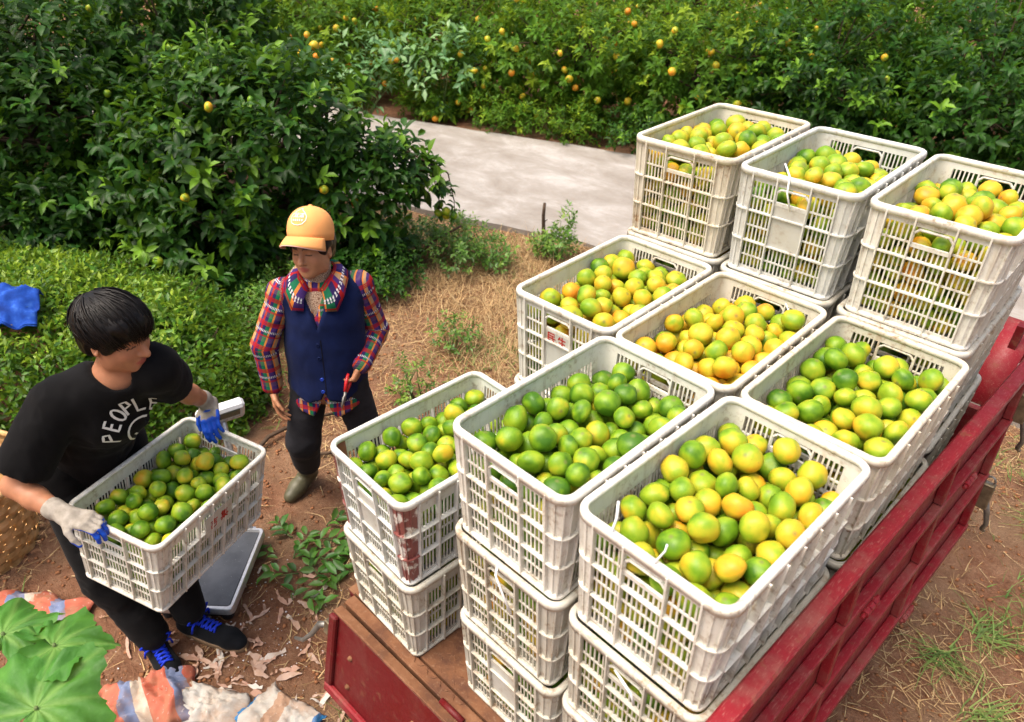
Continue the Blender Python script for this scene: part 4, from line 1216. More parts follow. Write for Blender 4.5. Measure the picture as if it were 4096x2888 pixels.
M_BUTTON = simple('blue_button', (.01, .05, .42), .35, .5, var=.1)
def glove_material():
    t = NT('work_glove'); k = t.attr('coat'); p = t.n('ShaderNodeNewGeometry').outputs['Position']; n = t.noise(p, 40, 4); m = t.math('ADD', k, t.math('MULTIPLY', t.math('SUBTRACT', n, .5), .5))
    f = t.ramp(m, [(.45, 0), (.55, 1)])
    knit = t.ramp(n, [(.3, (.24, .21, .17)), (.7, (.38, .34, .29))])
    t.set(t.mix(f, knit, t.ramp(n, [(.3, (.003, .045, .42)), (.75, (.010, .10, .62))])), t.ramp(f, [(0, .9), (1, .45)]), .35)
    t.bump(t.noise(p, 500, 2), .3, .002); return t.m
M_GLOVE = glove_material()
def plaid_material():
    t = NT('plaid_shirt'); uv = t.sep(t.attr('pl', 'Vector'))
    u = t.math('FRACT', t.math('MULTIPLY', uv[0], 10.5)); v = t.math('FRACT', t.math('MULTIPLY', uv[1], 9.0))
    hu = t.math('FRACT', t.math('MULTIPLY', uv[0], 150.0)); hv = t.math('FRACT', t.math('MULTIPLY', uv[1], 150.0))
    PUR, NAV, GRN, RED, ORA, WHT, TAN = (.055, .022, .13), (.022, .012, .075), (.006, .13, .055), (.34, .010, .012), (.62, .20, .035), (.62, .62, .62), (.40, .24, .12)
    cu = t.ramp(u, [(0, PUR), (.20, ORA), (.28, GRN), (.46, NAV), (.60, RED), (.68, PUR), (.78, TAN), (.88, ORA), (.93, NAV)], 'CONSTANT')
    cv = t.ramp(v, [(0, GRN), (.16, RED), (.34, NAV), (.52, WHT), (.62, NAV), (.72, RED), (.80, TAN)], 'CONSTANT')
    mask = t.ramp(v, [(0, .0), (.10, .15), (.16, 1), (.34, .12), (.52, 1), (.62, .0), (.72, .95), (.80, .15)], 'CONSTANT')
    dash = t.ramp(hu, [(0, 1), (.5, 0)], 'CONSTANT')
    isw = t.ramp(v, [(0, 0), (.52, 1), (.62, 0)], 'CONSTANT')
    cv = t.mix(t.math('MULTIPLY', isw, dash), cv, NAV)
    weave = t.ramp(hv, [(0, 1), (.5, .45)], 'CONSTANT')
    c = t.mix(t.math('MULTIPLY', mask, weave), cu, cv)
    t.set(c, .85, .2); p = t.n('ShaderNodeNewGeometry').outputs['Position']; t.bump(t.noise(p, 600, 2), .25, .002); return t.m
M_PLAID = plaid_material()
def scarf_material():
    t = NT('beige_turtleneck'); p = t.n('ShaderNodeNewGeometry').outputs['Position']
    vo = t.n('ShaderNodeTexVoronoi'); vo.feature = 'DISTANCE_TO_EDGE'; vo.inputs['Scale'].default_value = 120; t.l(p, vo.inputs['Vector'])
    t.set(t.mix(t.ramp(vo.outputs['Distance'], [(.06, 1), (.10, 0)]), (.48, .34, .24), (.19, .10, .06)), .85, .2); return t.m
M_SCARF = scarf_material()

def head_sdf(S, c, Rm, sc=1.0, woman=False):
    """adds a head: local x forward, y left, z up, origin at the skull centre"""
    def W(p): return np.array(c)+Rm @ (np.array(p)*sc)
    def E(p, r, k=.012, mode='add', rot=None): S.ell(W(p), np.array(r)*sc, Rm if rot is None else Rm @ rot, k*sc, mode)
    E((-.012, 0, .028), (.097, .076, .088)); E((.030, 0, -.030), (.060, .060, .082), .03)
    E((.040, 0, -.078), (.042, .046, .032), .03); E((.064, 0, -.098), (.022, .024, .018), .02)
    for y in (-1, 1):
        E((.050, y*.036, -.030), (.030, .026, .032), .025)
        E((.006, y*.055, -.055), (.03, .015, .045), .03)
    E((.076, 0, .022), (.018, .046, .012), .02)
    for y in (-1, 1): E((.094, y*.030, .001), (.013, .018, .0095), .010, 'sub')
    S.cone(W((.086, 0, .012)), W((.109, 0, -.034)), .0078*sc, .0130*sc, .012*sc)
    for y in (-1, 1): E((.094, y*.012, -.037), (.010, .008, .008), .006)
    E((.082, 0, -.058), (.012, .024, .008), .008)
    E((.0865, 0, -.0625), (.0095, .021, .0050), .004); E((.0855, 0, -.0725), (.0095, .018, .0060), .004)
    for y in (-1, 1):
        E((.0745, y*.030, .000), (.0125, .0155, .0105), .003)
        rot = np.array(Matrix.Rotation(y*.35, 3, 'Z')); E((-.010, y*.078, -.012), (.020, .008, .032), .006, 'add', rot); E((-.004, y*.083, -.010), (.010, .006, .018), .004, 'sub', rot)
    return W
def head_colors(V, N, c, Rm, sc, base):
    q = ((V-np.array(c)) @ Rm)/sc; C = np.tile(np.array(base), (len(V), 1))
    def blend(m, col, k=1.0):
        nonlocal C
        m = np.clip(m, 0, 1)[:, None]*k; C = C*(1-m)+np.array(col)*m
    x, y, z = q.T; ay = np.abs(y); fr = x > .05
    blend(fr*np.clip(1-((ay/.024)**2+((z+.067)/.012)**2)*.9, 0, 1)*3*(x > .075), (.36, .085, .07), .85)
    blend(fr*(np.abs(z-.024-.004*np.cos((ay-.03)*60)) < .0055)*(ay > .012)*(ay < .050)*1.0, (.025, .016, .012), .85)
    blend(fr*(np.abs(z+.0035+.10*(ay-.03)**2*10) < .0028)*(ay > .016)*(ay < .045), (.012, .008, .007), .95)
    blend(fr*np.clip(1-((ay-.048)/.02)**2-((z+.03)/.02)**2, 0, 1), (.55, .22, .13), .35)
    return C
def hand_sdf(S, wrist, d, n, thumb_side, curl, sc=1.0, fat=1.0, tcurl=.4, palm=.082, spread=.0):
    """d: wrist->knuckles, n: the way the palm faces, thumb_side +1/-1 along d x n"""
    d = nrmz(d); n = nrmz(np.array(n)-d*np.dot(n, d)); s = np.cross(d, n)*thumb_side; w_ = np.array(wrist, float); tips = []
    offs = (.030, .010, -.011, -.030); Ls = ((.040, .026, .021), (.044, .029, .022), (.041, .027, .021), (.032, .020, .018))
    for i in range(4):
        kn = w_+d*palm*sc*(1-.05*abs(i-1))+s*offs[i]*sc
        S.cone(w_+s*offs[i]*.55*sc, kn, .0150*fat*sc, .0115*fat*sc, .012)
        a = 0; p = kn; dd = nrmz(d+s*spread*offs[i]*20)
        for j in range(3):
            a += curl[i][j]; q = nrmz(dd*math.cos(a)+n*math.sin(a)); e = p+q*Ls[i][j]*sc
            r0 = (.0092, .0084, .0076)[j]*(1 if i < 3 else .86)*fat*sc; S.cone(p, e, r0, r0*.92, .004); p = e
        tips.append(p)
    b = w_+d*.020*sc+s*.024*sc; m = b+nrmz(d*.62+s*.72+n*.25)*.040*sc; e1 = m+nrmz(d*.8+s*.35+n*(.2+tcurl))*.032*sc; e2 = e1+nrmz(d*.85+s*.05+n*(.2+tcurl*1.3))*.026*sc
    S.cone(b, m, .0155*fat*sc, .0115*fat*sc, .010); S.cone(m, e1, .0108*fat*sc, .0096*fat*sc, .004); S.cone(e1, e2, .0094*fat*sc, .0078*fat*sc, .004)
    return d, n, s, tips
def part(name, V, Q, mat, root, attrs=None):
    o = link(name, np_mesh(name, V-np.array(root.location), Q, True, attrs), mat, root); return o
def put_strokes(name, strokes, place, V, Q, width, mat, root, lift=.002, dirn=None):
    """project 2-D strokes (already turned to 3-D by place) on to a mesh along dirn"""
    bvh = BVHTree.FromPolygons([tuple(p) for p in V], [tuple(int(i) for i in f) for f in Q]); mb = MB(); dv = Vector(dirn).normalized()
    ro = Vector(root.location)
    for st in strokes:
        pts = []; nr = []
        dense = []
        for (a, b) in zip(st[:-1], st[1:]):
            m = max(2, int(math.dist(a, b)/.006))
            dense += [(a[0]+(b[0]-a[0])*k/m, a[1]+(b[1]-a[1])*k/m) for k in range(m)]
        dense.append(st[-1])
        for p in dense:
            o = Vector(place(*p))-dv*.35; h = bvh.ray_cast(o, dv, .8)
            if h[0] is None: continue
            nn = h[1] if h[1].dot(dv) < 0 else -h[1]
            pts.append(h[0]+nn*lift-ro); nr.append(nn)
        if len(pts) > 1:
            sn = [sum(nr[max(0, i-3):i+4], Vector()).normalized() for i in range(len(nr))]
            mb.ribbon(pts, width, sn)
    return mb.build(name, mat, root)

# ------------------------------------------------------------------ the man
man = empty('person', (-.76, -.45, 0))
tag(man, 'person in black T-shirt and black trousers, carrying a full crate with blue-palmed gloves', 'person')
SK1 = (.41, .180, .095)
mj = dict(pel=(-1.150, -.46, .86), waist=(-1.048, -.428, 1.02), chest=(-.928, -.377, 1.17), neck=(-.865, -.345, 1.305), head=(-.818, -.312, 1.475),
          sR=(-.925, -.525, 1.245), eR=(-.940, -.725, 1.000), wR=(-.748, -.648, .942), sL=(-.795, -.235, 1.320), eL=(-.920, -.150, 1.120), wL=(-1.000, -.015, .945),
          hR=(-1.155, -.55, .84), kR=(-.955, -.590, .435), aR=(-.815, -.535, .085), hL=(-1.135, -.365, .84), kL=(-.915, -.365, .425), aL=(-.815, -.375, .095))
J = {k: np.array(v) for k, v in mj.items()}
HR1 = frame((.90, .43, -.16))
S = SDF((-1.35, -.95, .0), (-.48, .12, 1.64), .0045)
Wh = head_sdf(S, J['head'], HR1, 1.04)
S.cone(J['head']+HR1 @ np.array([-.012, 0, -.06]), J['neck']+(0, 0, -.02), .054, .058, .02)
S.cone(J['pel'], J['waist'], .09, .09, .05); S.cone(J['waist'], J['chest'], .09, .09, .05); S.cone(J['sR'], J['sL'], .045, .045, .04); S.cone(J['chest'], J['neck'], .07, .052, .05)
for q in 'RL':
    S.cone(J['s'+q], J['e'+q], .046, .040, .02); S.cone(J['e'+q], J['e'+q]*.6+J['w'+q]*.4, .040, .0395, .015); S.cone(J['e'+q]*.6+J['w'+q]*.4, J['w'+q], .0385, .0265, .015)
    S.cone(J['h'+q], J['k'+q], .08, .055, .03); S.cone(J['k'+q], J['a'+q], .052, .035, .02)
V, Q = S.net(1); C = head_colors(V, None, J['head'], HR1, 1.04, SK1)
part('body', V, Q, M_SKIN, man, {'col': C})
# T-shirt
S = SDF((-1.36, -.90, .70), (-.55, .06, 1.45), .006)
ch_r = nrmz(J['sL']-J['sR'])
S.cone(J['pel']+(0, 0, -.08), J['waist'], .150, .136, .05, flat=(nrmz((.95, .1, 0)), .74)); S.cone(J['waist'], J['chest'], .136, .154, .06, flat=(nrmz((.95, .1, 0)), .80))
S.cone(J['sR']+ch_r*.03, J['sL']-ch_r*.03, .072, .072, .07); S.cone(J['chest'], J['neck']+(-.01, 0, -.035), .12, .075, .05)
for q, e in (('R', .80), ('L', .66)):
    S.cone(J['s'+q], J['s'+q]*(1-e)+J['e'+q]*e, .077, .080, .035)
for q, e in (('R', .80), ('L', .66)):
    dd = nrmz(J['e'+q]-J['s'+q]); p = J['s'+q]*(1-e)+J['e'+q]*e
    g = np.meshgrid(*S.ax, indexing='ij'); dist = np.sqrt(sum((g[i]-p[i])**2 for i in range(3)))
    pl = sum((g[i]-p[i])*dd[i] for i in range(3)); S.F = np.where(dist < .16, np.maximum(S.F, pl.astype(np.float32)), S.F)
    S.cone(p-dd*.05, p+dd*.1, .066, .070, .0, 'sub')
nk = J['neck']
S.ell(nk+np.array([.020, .006, .040]), (.088, .078, .066), frame((.80, .15, -.55)), .012, 'sub')
V, Q = S.net(4); V = wrinkle(V, Q, .020, 6, (1, 1, .55), 3); V = wrinkle(V, Q, .009, 15, (1, 1, .5), 5); TV_, TQ_ = V, Q
ts = part('t_shirt', V, Q, M_TSHIRT, man)
# collar ring
cr_ = MB(); cc = nk+np.array([.020, .006, .030]); fr_ = frame((.80, .15, -.55))
bvh = BVHTree.FromPolygons([tuple(p) for p in V], [tuple(int(i) for i in f) for f in Q])
# chest print
u_ax = nrmz(J['sL']-J['sR']); f_ax = nrmz(np.cross(u_ax, J['chest']-J['pel'])); v_ax = np.cross(f_ax, u_ax)*1.0
if f_ax[0] < 0: f_ax = -f_ax
v_ax = nrmz(np.cross(u_ax, f_ax)); v_ax = v_ax if v_ax[2] > 0 else -v_ax
NP3 = nrmz((.78, -.36, .50)); U3 = nrmz(np.cross((0, 0, 1), NP3)); V3 = np.cross(NP3, U3); PC = np.array([-.835, -.355, 1.085])
def chest(x, y): return PC+U3*(x*.92+.045)+V3*(y*.95-.030)
LET = {'P': [[(0, 0), (.05, 1), (.55, .95), (.62, .62), (.08, .5)]], 'E': [[(.6, 1), (.02, .95), (0, 0), (.62, .03)], [(0, .5), (.5, .54)]], 'O': [[(.35 + .35*math.cos(a*math.pi/6), .5+.5*math.sin(a*math.pi/6)) for a in range(13)]], 'L': [[(.02, 1), (0, 0), (.55, .04)]]}
ST = []; RX, RY = .088, .108
for ch, a in zip('PEOPLE', (168, 147, 126, 106, 87, 66)):
    ar = R(a); px, py = RX*math.cos(ar), RY*math.sin(ar); nx3, ny3 = math.cos(ar), math.sin(ar)
    for st in LET[ch]: ST.append([(px+(y*.050)*nx3+(x-.3)*.042*ny3, py+(y*.050)*ny3-(x-.3)*.042*nx3) for x, y in st])
ST.append([(.062*math.cos(R(a)), .082*math.sin(R(a))) for a in range(-40, 221, 12)])
for ex, ey in ((-.026, .010), (.014, .036)):
    for sgn in (-1, 1): ST.append([(ex-.015, ey-sgn*.015), (ex+.015, ey+sgn*.015)])
ST.append([(-.045, -.03), (-.02, -.05), (.02, -.05), (.045, -.025)])
put_strokes('chest_print', ST, chest, TV_, TQ_, .0085, M_WHITE, man, .0045, tuple(-NP3))
# trousers
S = SDF((-1.32, -.76, .05), (-.62, -.2, .98), .008)
S.cone(J['pel']+(0, .09, 0), J['pel']+(0, -.09, 0), .12, .12, .03)
for q in 'RL':
    S.cone(J['h'+q], J['k'+q], .105, .082, .04); S.cone(J['k'+q], J['a'+q]+(0, 0, .06), .082, .062, .03)
    dd = nrmz(J['a'+q]-J['k'+q])
S.plane((0, 0, .085), (0, 0, -1))
V, Q = S.net(2); V = wrinkle(V, Q, .016, 9, (1, 1, 1.6), 8); part('trousers', V, Q, M_TROUSER, man)
# shoes
def shoe(root, ankle, toe, nm='shoe', mats=None, boot=False):
    an = np.array(ankle); to = np.array(toe); d = nrmz((to-an)*(1, 1, 0)); l = np.array([-d[1], d[0], 0]); L = np.linalg.norm((to-an)[:2])
    hz = an*(1, 1, 0)-d*.045
    S = SDF(np.minimum(hz, to)-.12, np.maximum(an, to)+(.12, .12, .06), .005)
    heel = hz+(0, 0, .045); ball = hz+d*(L+.045-.075)+(0, 0, .040); tip = hz+d*(L+.045-.035)+(0, 0, .034)
    S.cone(heel, ball, .038, .043, .02); S.cone(ball, tip, .043, .034, .02); S.cone(hz+d*.03+(0, 0, .06), an*(1, 1, 0)+d*.0+(0, 0, .105), .042, .040, .03); S.cone(hz+d*.09+(0, 0, .06), hz+d*.15+(0, 0, .045), .034, .034, .03)
    S.plane((0, 0, .018), (0, 0, -1))
    V, Q = S.net(1); sh = part(nm, V, Q, M_SHOE, root)
    mb = MB(); n = 24; lo_ = []; loops = []
    for z, e in ((.004, .0), (.006, .004), (.026, .005), (.028, .0)):
        lp = []
        for k in range(n):
            a = 2*math.pi*k/n; t = (1-math.cos(a))/2; wd = (.036+.010*math.sin(min(1, t*1.25)*math.pi*.75))*math.sin(a); 
            wd = math.copysign(abs(math.sin(a))**.7*(.040+.008*t), math.sin(a))
            p = hz-d*.040+d*(L+.045+.040)*t+l*wd*(1+e*8)+(0, 0, z); lp.append(tuple(p-np.array(root.location)))
        loops += lp
    fs = [(i*n+k, i*n+(k+1) % n, (i+1)*n+(k+1) % n, (i+1)*n+k) for i in range(3) for k in range(n)]+[tuple(range(n-1, -1, -1)), tuple(3*n+k for k in range(n))]
    mb.add(loops, fs); smooth_by_angle(mb.build('sole', M_SOLE, sh), 50); 
    so = [c for c in sh.children][0]; so.parent = sh
    sh_loc = np.array(root.location)
    bv = BVHTree.FromPolygons([tuple(p) for p in V], [tuple(int(i) for i in f) for f in Q]); mb = MB()
    def top(t, s):
        p = hz+d*t+l*s; h = bv.ray_cast(Vector((p[0], p[1], .25)), Vector((0, 0, -1))); return (h[0]+Vector((0, 0, .004)) if h[0] else Vector((p[0], p[1], .08)))-Vector(root.location)
    for k in range(5):
        t = .075+.020*k
        mb.tube([top(t, -.024), top(t+.006, -.008), top(t+.012, .010), top(t+.016, .024)], .0048, 5); mb.tube([top(t, .024), top(t+.006, .008), top(t+.012, -.010), top(t+.016, -.024)], .0048, 5)
    b0 = top(.085, 0)
    for sgn in (-1, 1):
        lv = Vector(l)*sgn; mb.tube([b0, b0+lv*.03+Vector((0, 0, .035)), b0+lv*.06+Vector((0, 0, .02)), b0+lv*.035+Vector((0, 0, -.005)), b0], .0055, 5)
        mb.tube([b0, b0+lv*.05+Vector(d)*.01, b0+lv*.055+Vector((0, 0, -.04))], .005, 5)
    mb.build('lace', M_LACE, sh, True)
    mb = MB(); mb.lathe([(.044, .0), (.047, .006), (.044, .012)], 20, Vector((an[0], an[1], .108))-Vector(root.location)); mb.build('collar_band', M_LACE, sh, True)
    mb = MB(); mb.lathe([(.036, .0), (.038, .04)], 16, Vector((an[0], an[1], .105))-Vector(root.location)); mb.build('sock', M_SOCK, sh, True)
shoe(man, J['aR'], (-.625, -.545, 0)); shoe(man, J['aL'], (-.585, -.265, 0))
# gloves
def glove(root, wrist, elbow, d, n, side, curl, lo, hi, tcurl=.5, bias=0.0):
    S = SDF(lo, hi, .004); d_, n_, s_, tips = hand_sdf(S, wrist, d, n, side, curl, 1.0, 1.10, tcurl)
    ax = nrmz(np.array(elbow)-np.array(wrist)); S.cone(np.array(wrist)+d_*.02, np.array(wrist)+ax*.05, .030, .034, .015)
    S.cone(np.array(wrist)+ax*.046, np.array(wrist)+ax*.056, .036, .036, .004)
    V, Q = S.net(1); N = normals(V, Q); rel = V-np.array(wrist)
    along = rel @ d_; coat = np.clip(.5+bias+(N @ n_)*1.1+(along-.085)*9+np.clip((rel @ n_)-.022, 0, 1)*14, 0, 1)
    coat[along < .045] = 0
    return part('glove', V, Q, M_GLOVE, root, {'coat': coat})
cv1 = ((.15, .55, .45), (.18, .6, .5), (.2, .6, .5), (.25, .65, .5))
glove(man, J['wR'], J['eR'], (.80, .52, -.05), (.18, .12, -.95), -1, ((.35, .75, .4), (.35, .8, .4), (.35, .8, .4), (.4, .8, .4)), (-.95, -.83, .78), (-.54, -.42, 1.06), .5, .1)
glove(man, J['wL'], J['eL'], (.58, -.36, -.42), (-.25, .55, -.75), -1, ((.25, .45, .3), (.28, .5, .3), (.3, .5, .35), (.35, .55, .35)), (-1.14, -.18, .72), (-.80, .16, 1.06), .3, 1.15)
# hair: cap volume plus combed locks
def hair_locks(root, c, Rm, rad, whorl, ends, n, seed, mat, r=.0040, name='hair_locks', wob=.03, bias=0.0):
    rg = np.random.default_rng(seed); mb = MB(); c = np.array(c); ro = np.array(root.location)
    for k in range(n):
        az = rg.uniform(-math.pi, math.pi); e = ends(az)*rg.uniform(.78, 1.10); s0 = rg.uniform(.04, .60)*e; ln = rg.uniform(.45, .9)*e
        pts = []; rr = []; dr = rg.normal(0, .16)+bias
        out = 1.0+rg.uniform(-.05, .034)+(rg.uniform(.02, .07) if rg.random() < .06 else 0)
        for j in range(6):
            t = j/5; po = s0+(min(s0+ln, e)-s0)*t; a = az+dr*t+wob*math.sin(4*t+k)
            q = np.array([math.sin(po)*math.cos(a), math.sin(po)*math.sin(a), math.cos(po)])
            qq = whorl @ q
            lift = out+.022*math.sin(t*math.pi)*rg.uniform(.2, 1)-.02*t
            pts.append(c+Rm @ (qq*np.array(rad)*lift)-ro); rr.append(r*(1.15-.95*t)*rg.uniform(.8, 1.2))
        mb.tube(pts, rr, 4, cap=False)
    return mb.build(name, mat, root, True)
S = SDF(J['head']-.19, J['head']+.19, .005)
def Wl(p): return J['head']+HR1 @ np.array(p)
S.ell(Wl((-.022, 0, .042)), (.112, .097, .098), HR1, .01); S.ell(Wl((.045, .0, .066)), (.066, .078, .050), HR1, .03); S.ell(Wl((-.058, 0, -.030)), (.060, .080, .062), HR1, .03)
for y in (-1, 1): S.ell(Wl((.012, y*.074, .016)), (.046, .018, .046), HR1, .02)
S.ell(Wl((.105, 0, -.062)), (.082, .092, .092), HR1, .01, 'sub'); S.ell(Wl((.02, 0, -.115)), (.085, .09, .075), HR1, .01, 'sub')
for y in (-1, 1): S.ell(Wl((-.008, y*.095, -.030)), (.030, .022, .042), HR1, .008, 'sub')
V, Q = S.net(1); V = wrinkle(V, Q, .010, 26, (1, 1, .35), 4); hr = part('hair', V, Q, M_HAIR, man)
wh = np.array(Matrix.Rotation(R(-38), 3, 'Y'))
def ends1(az):
    a = abs(az); return 2.36-.10*a if a < 1.2 else 2.24-.30*(a-1.2) if a < 2.2 else 1.94-.25*(a-2.2)
hl = hair_locks(man, J['head']+HR1 @ np.array([-.008, 0, .040]), HR1, (.124, .100, .101), wh, ends1, 1900, 5, M_HAIR, r=.0034, bias=.10)

# ------------------------------------------------------------------ the woman
wom = empty('person', (-1.10, .55, 0))
tag(wom, 'person in orange cap, navy vest and plaid shirt, holding red pruning shears and looking down', 'person')
SK2 = (.42, .195, .100)
j2 = dict(pel=(-1.02, .535, .78), waist=(-1.03, .555, .93), chest=(-1.04, .575, 1.10), neck=(-1.055, .585, 1.275), head=(-1.050, .568, 1.412),
          sR=(-1.142, .450, 1.212), eR=(-1.165, .335, .985), wR=(-1.150, .330, .765), sL=(-.972, .722, 1.212), eL=(-.962, .788, .955), wL=(-.862, .622, .895),
          hR=(-1.08, .475, .76), kR=(-1.095, .400, .44), aR=(-1.245, .475, .115), hL=(-.955, .60, .76), kL=(-.93, .655, .42), aL=(-.99, .745, .09))
K = {k: np.array(v) for k, v in j2.items()}
HF2 = nrmz((.46, -.86, .10)); HR2 = frame(HF2)
roll = np.array(Matrix.Rotation(R(5), 3, Vector(HF2))); HR2 = roll @ HR2
TF2 = frame((.70, -.71, 0))        # torso facing the camera
S = SDF((-1.36, .22, .0), (-.76, .92, 1.55), .0045)
head_sdf(S, K['head'], HR2, .96)
S.cone(K['head']+HR2 @ np.array([-.02, 0, -.06]), K['neck']+(0, 0, -.02), .047, .052, .02)
S.cone(K['pel'], K['waist'], .12, .10, .05); S.cone(K['waist'], K['chest'], .10, .11, .05); S.cone(K['sR'], K['sL'], .05, .05, .05)
for q in 'RL':
    S.cone(K['s'+q], K['e'+q], .042, .034, .02); S.cone(K['e'+q], K['w'+q], .034, .0235, .015)
    S.cone(K['h'+q], K['k'+q], .075, .05, .03); S.cone(K['k'+q], K['a'+q], .05, .035, .02)
hr_ = ((.25, .35, .25), (.30, .4, .3), (.35, .45, .3), (.4, .5, .3))
hand_sdf(S, K['wR']+(0, 0, -.005), (.30, -.16, -.90), (.55, .75, .05), 1, hr_, .98, .98, .25)
hL_ = ((.7, 1.0, .6), (.75, 1.05, .6), (.8, 1.05, .6), (.85, 1.1, .6))
hand_sdf(S, K['wL'], (-.02, -.55, -.80), (-.60, -.45, .10), 1, hL_, .98, .98, .9)
V, Q = S.net(1); part('body', V, Q, M_SKIN, wom, {'col': head_colors(V, None, K['head'], HR2, .96, SK2)})
# plaid shirt
S = SDF((-1.36, .18, .58), (-.74, .94, 1.36), .0065); fl = (TF2[:, 0], .74)
S.cone(K['pel']+(0, 0, -.14), K['waist'], .182, .142, .05, flat=fl); S.cone(K['waist'], K['chest'], .140, .148, .05, flat=fl); S.cone(K['sR'], K['sL'], .058, .058, .06); S.cone(K['chest'], K['neck']+(0, 0, -.03), .11, .07, .05)
for q in 'RL':
    S.cone(K['s'+q], K['e'+q], .060, .052, .025); S.cone(K['e'+q], K['w'+q]*.88+K['e'+q]*.12, .052, .043, .02); S.cone(K['w'+q]*.90+K['e'+q]*.10, K['w'+q]*.97+K['e'+q]*.03, .043, .045, .004)
S.ell(K['neck']+np.array([.01, -.01, .05]), (.062, .062, .07), None, .01, 'sub')
S.plane((0, 0, .645), (0, 0, -1))
# pointed shirt tails: cut a notch between the two fronts
g = np.meshgrid(*S.ax, indexing='ij'); cx = K['pel']
sx = (g[0]-cx[0])*TF2[0, 1]+(g[1]-cx[1])*TF2[1, 1]; fx = (g[0]-cx[0])*TF2[0, 0]+(g[1]-cx[1])*TF2[1, 0]
notch = np.where(fx > 0, (.652+.11*np.clip(1-np.abs(sx)/.05, 0, 1)+.04*np.clip((np.abs(sx)-.06)/.10, 0, 1))-g[2], -1).astype(np.float32)
S.F = np.maximum(S.F, notch); S.F = np.maximum(S.F, np.where((fx > .02) & (g[2] > 1.125), ((g[2]-1.125)*.40-np.abs(sx))*.9, -1).astype(np.float32))
V, Q = S.net(1); V = wrinkle(V, Q, .013, 11, (.7, .7, 1.5), 12)
def seg_t(V, a, b):
    e = b-a; tu = ((V-a) @ e)/(e @ e); t = np.clip(tu, 0, 1); return tu, np.linalg.norm(V-a-t[:, None]*e, axis=1)
pl = np.stack([(V-cx) @ TF2[:, 1], V[:, 2], np.zeros(len(V))], 1)
for q in 'RL':
    t1, d1 = seg_t(V, K['s'+q], K['e'+q]); t2, d2 = seg_t(V, K['e'+q], K['w'+q]); L1 = np.linalg.norm(K['e'+q]-K['s'+q]); L2 = np.linalg.norm(K['w'+q]-K['e'+q])
    lat = (V-cx) @ TF2[:, 1]
    isarm = (np.minimum(d1, d2) < .075) & (np.abs(lat) > .135)
    use2 = d2 < d1
    along = np.where(use2, L1+t2*L2, t1*L1)
    ax1 = nrmz(np.cross(K['e'+q]-K['s'+q], TF2[:, 0])); ax2 = nrmz(np.cross(K['w'+q]-K['e'+q], TF2[:, 0]))
    la = np.where(use2, (V-K['e'+q]) @ ax2, (V-K['s'+q]) @ ax1)
    pl[isarm, 0] = la[isarm]+.03; pl[isarm, 1] = along[isarm]+.05*(q == 'L')
part('plaid_shirt', V, Q, M_PLAID, wom, {'pl': pl})
# turned-down collar
for sgn in (-1, 1):
    mb = MB(); n0 = K['neck']+TF2[:, 0]*.014+np.array([0, 0, .008]); F_, L_, U_ = TF2[:, 0], TF2[:, 1]*sgn, np.array([0, 0, 1.])
    CT = (((.070, .026, -.022), (.132, .046, -.100)), ((.056, .046, .006), (.130, .098, -.098)), ((.040, .060, .020), (.092, .126, -.040)), ((.015, .068, .028), (.030, .132, .002)),
          ((-.020, .066, .034), (-.025, .122, .010)), ((-.050, .045, .036), (-.085, .082, .010)), ((-.062, .0, .038), (-.108, .0, .008)))
    rows = []
    for tp, bt in CT:
        top = n0+F_*tp[0]+L_*tp[1]+U_*tp[2]; bot = n0+F_*bt[0]+L_*bt[1]+U_*bt[2]
        rows.append((top, (top+bot)/2+F_*.010*np.sign(tp[0])+L_*.006+U_*.010, bot))
    vs = [p-np.array(wom.location) for r_ in rows for p in r_]; fs = [(3*i+j, 3*i+3+j, 3*i+4+j, 3*i+1+j) for i in range(6) for j in range(2)]
    mb.add(vs, fs); me = mb.mesh('collar', True)
    a = me.attributes.new('pl', 'FLOAT_VECTOR', 'POINT'); a.data.foreach_set('vector', np.array([((i//3)*.021+.012*(sgn+1), .36+(i % 3)*.030, 0) for i, v in enumerate(vs)], np.float32).ravel())
    o = link('collar', me, M_PLAID, wom); sm = o.modifiers.new('s', 'SOLIDIFY'); sm.thickness = .004
# turtleneck
mb = MB(); nb = K['neck']-np.array(wom.location); hd = K['head']-np.array(wom.location)
prof = []
vs = []; n = 24
for (z, r_) in ((-.09, .070), (-.03, .060), (.0, .056), (.030, .056), (.045, .058), (.060, .060), (.064, .057), (.058, .050)):
    cc = nb+np.array([.008, -.008, 0])*(1+z*3)+np.array([0, 0, z])
    for k in range(n):
        a = 2*math.pi*k/n; vs.append(tuple(cc+np.array([math.cos(a)*r_, math.sin(a)*r_, .006*math.sin(3*a+z*80)])))
fs = [(i*n+k, i*n+(k+1) % n, (i+1)*n+(k+1) % n, (i+1)*n+k) for i in range(7) for k in range(n)]
mb.add(vs, fs); mb.build('turtleneck', M_SCARF, wom, True)
mb = MB()     # the strip of it seen in the opening of the shirt
for k in range(6):
    pass
fpt = [nb+TF2[:, 0]*x+np.array([0, 0, z]) for x, z in ((.060, .0), (.086, -.04), (.104, -.08), (.112, -.145))]
wd = (.052, .060, .050, .020); vs = []
for p, w_ in zip(fpt, wd): vs += [p-TF2[:, 1]*w_, p+TF2[:, 0]*.006, p+TF2[:, 1]*w_]
mb.add([tuple(v) for v in vs], [(3*i+j, 3*i+j+1, 3*i+j+4, 3*i+j+3) for i in range(3) for j in range(2)]); mb.build('turtleneck_front', M_SCARF, wom, True)
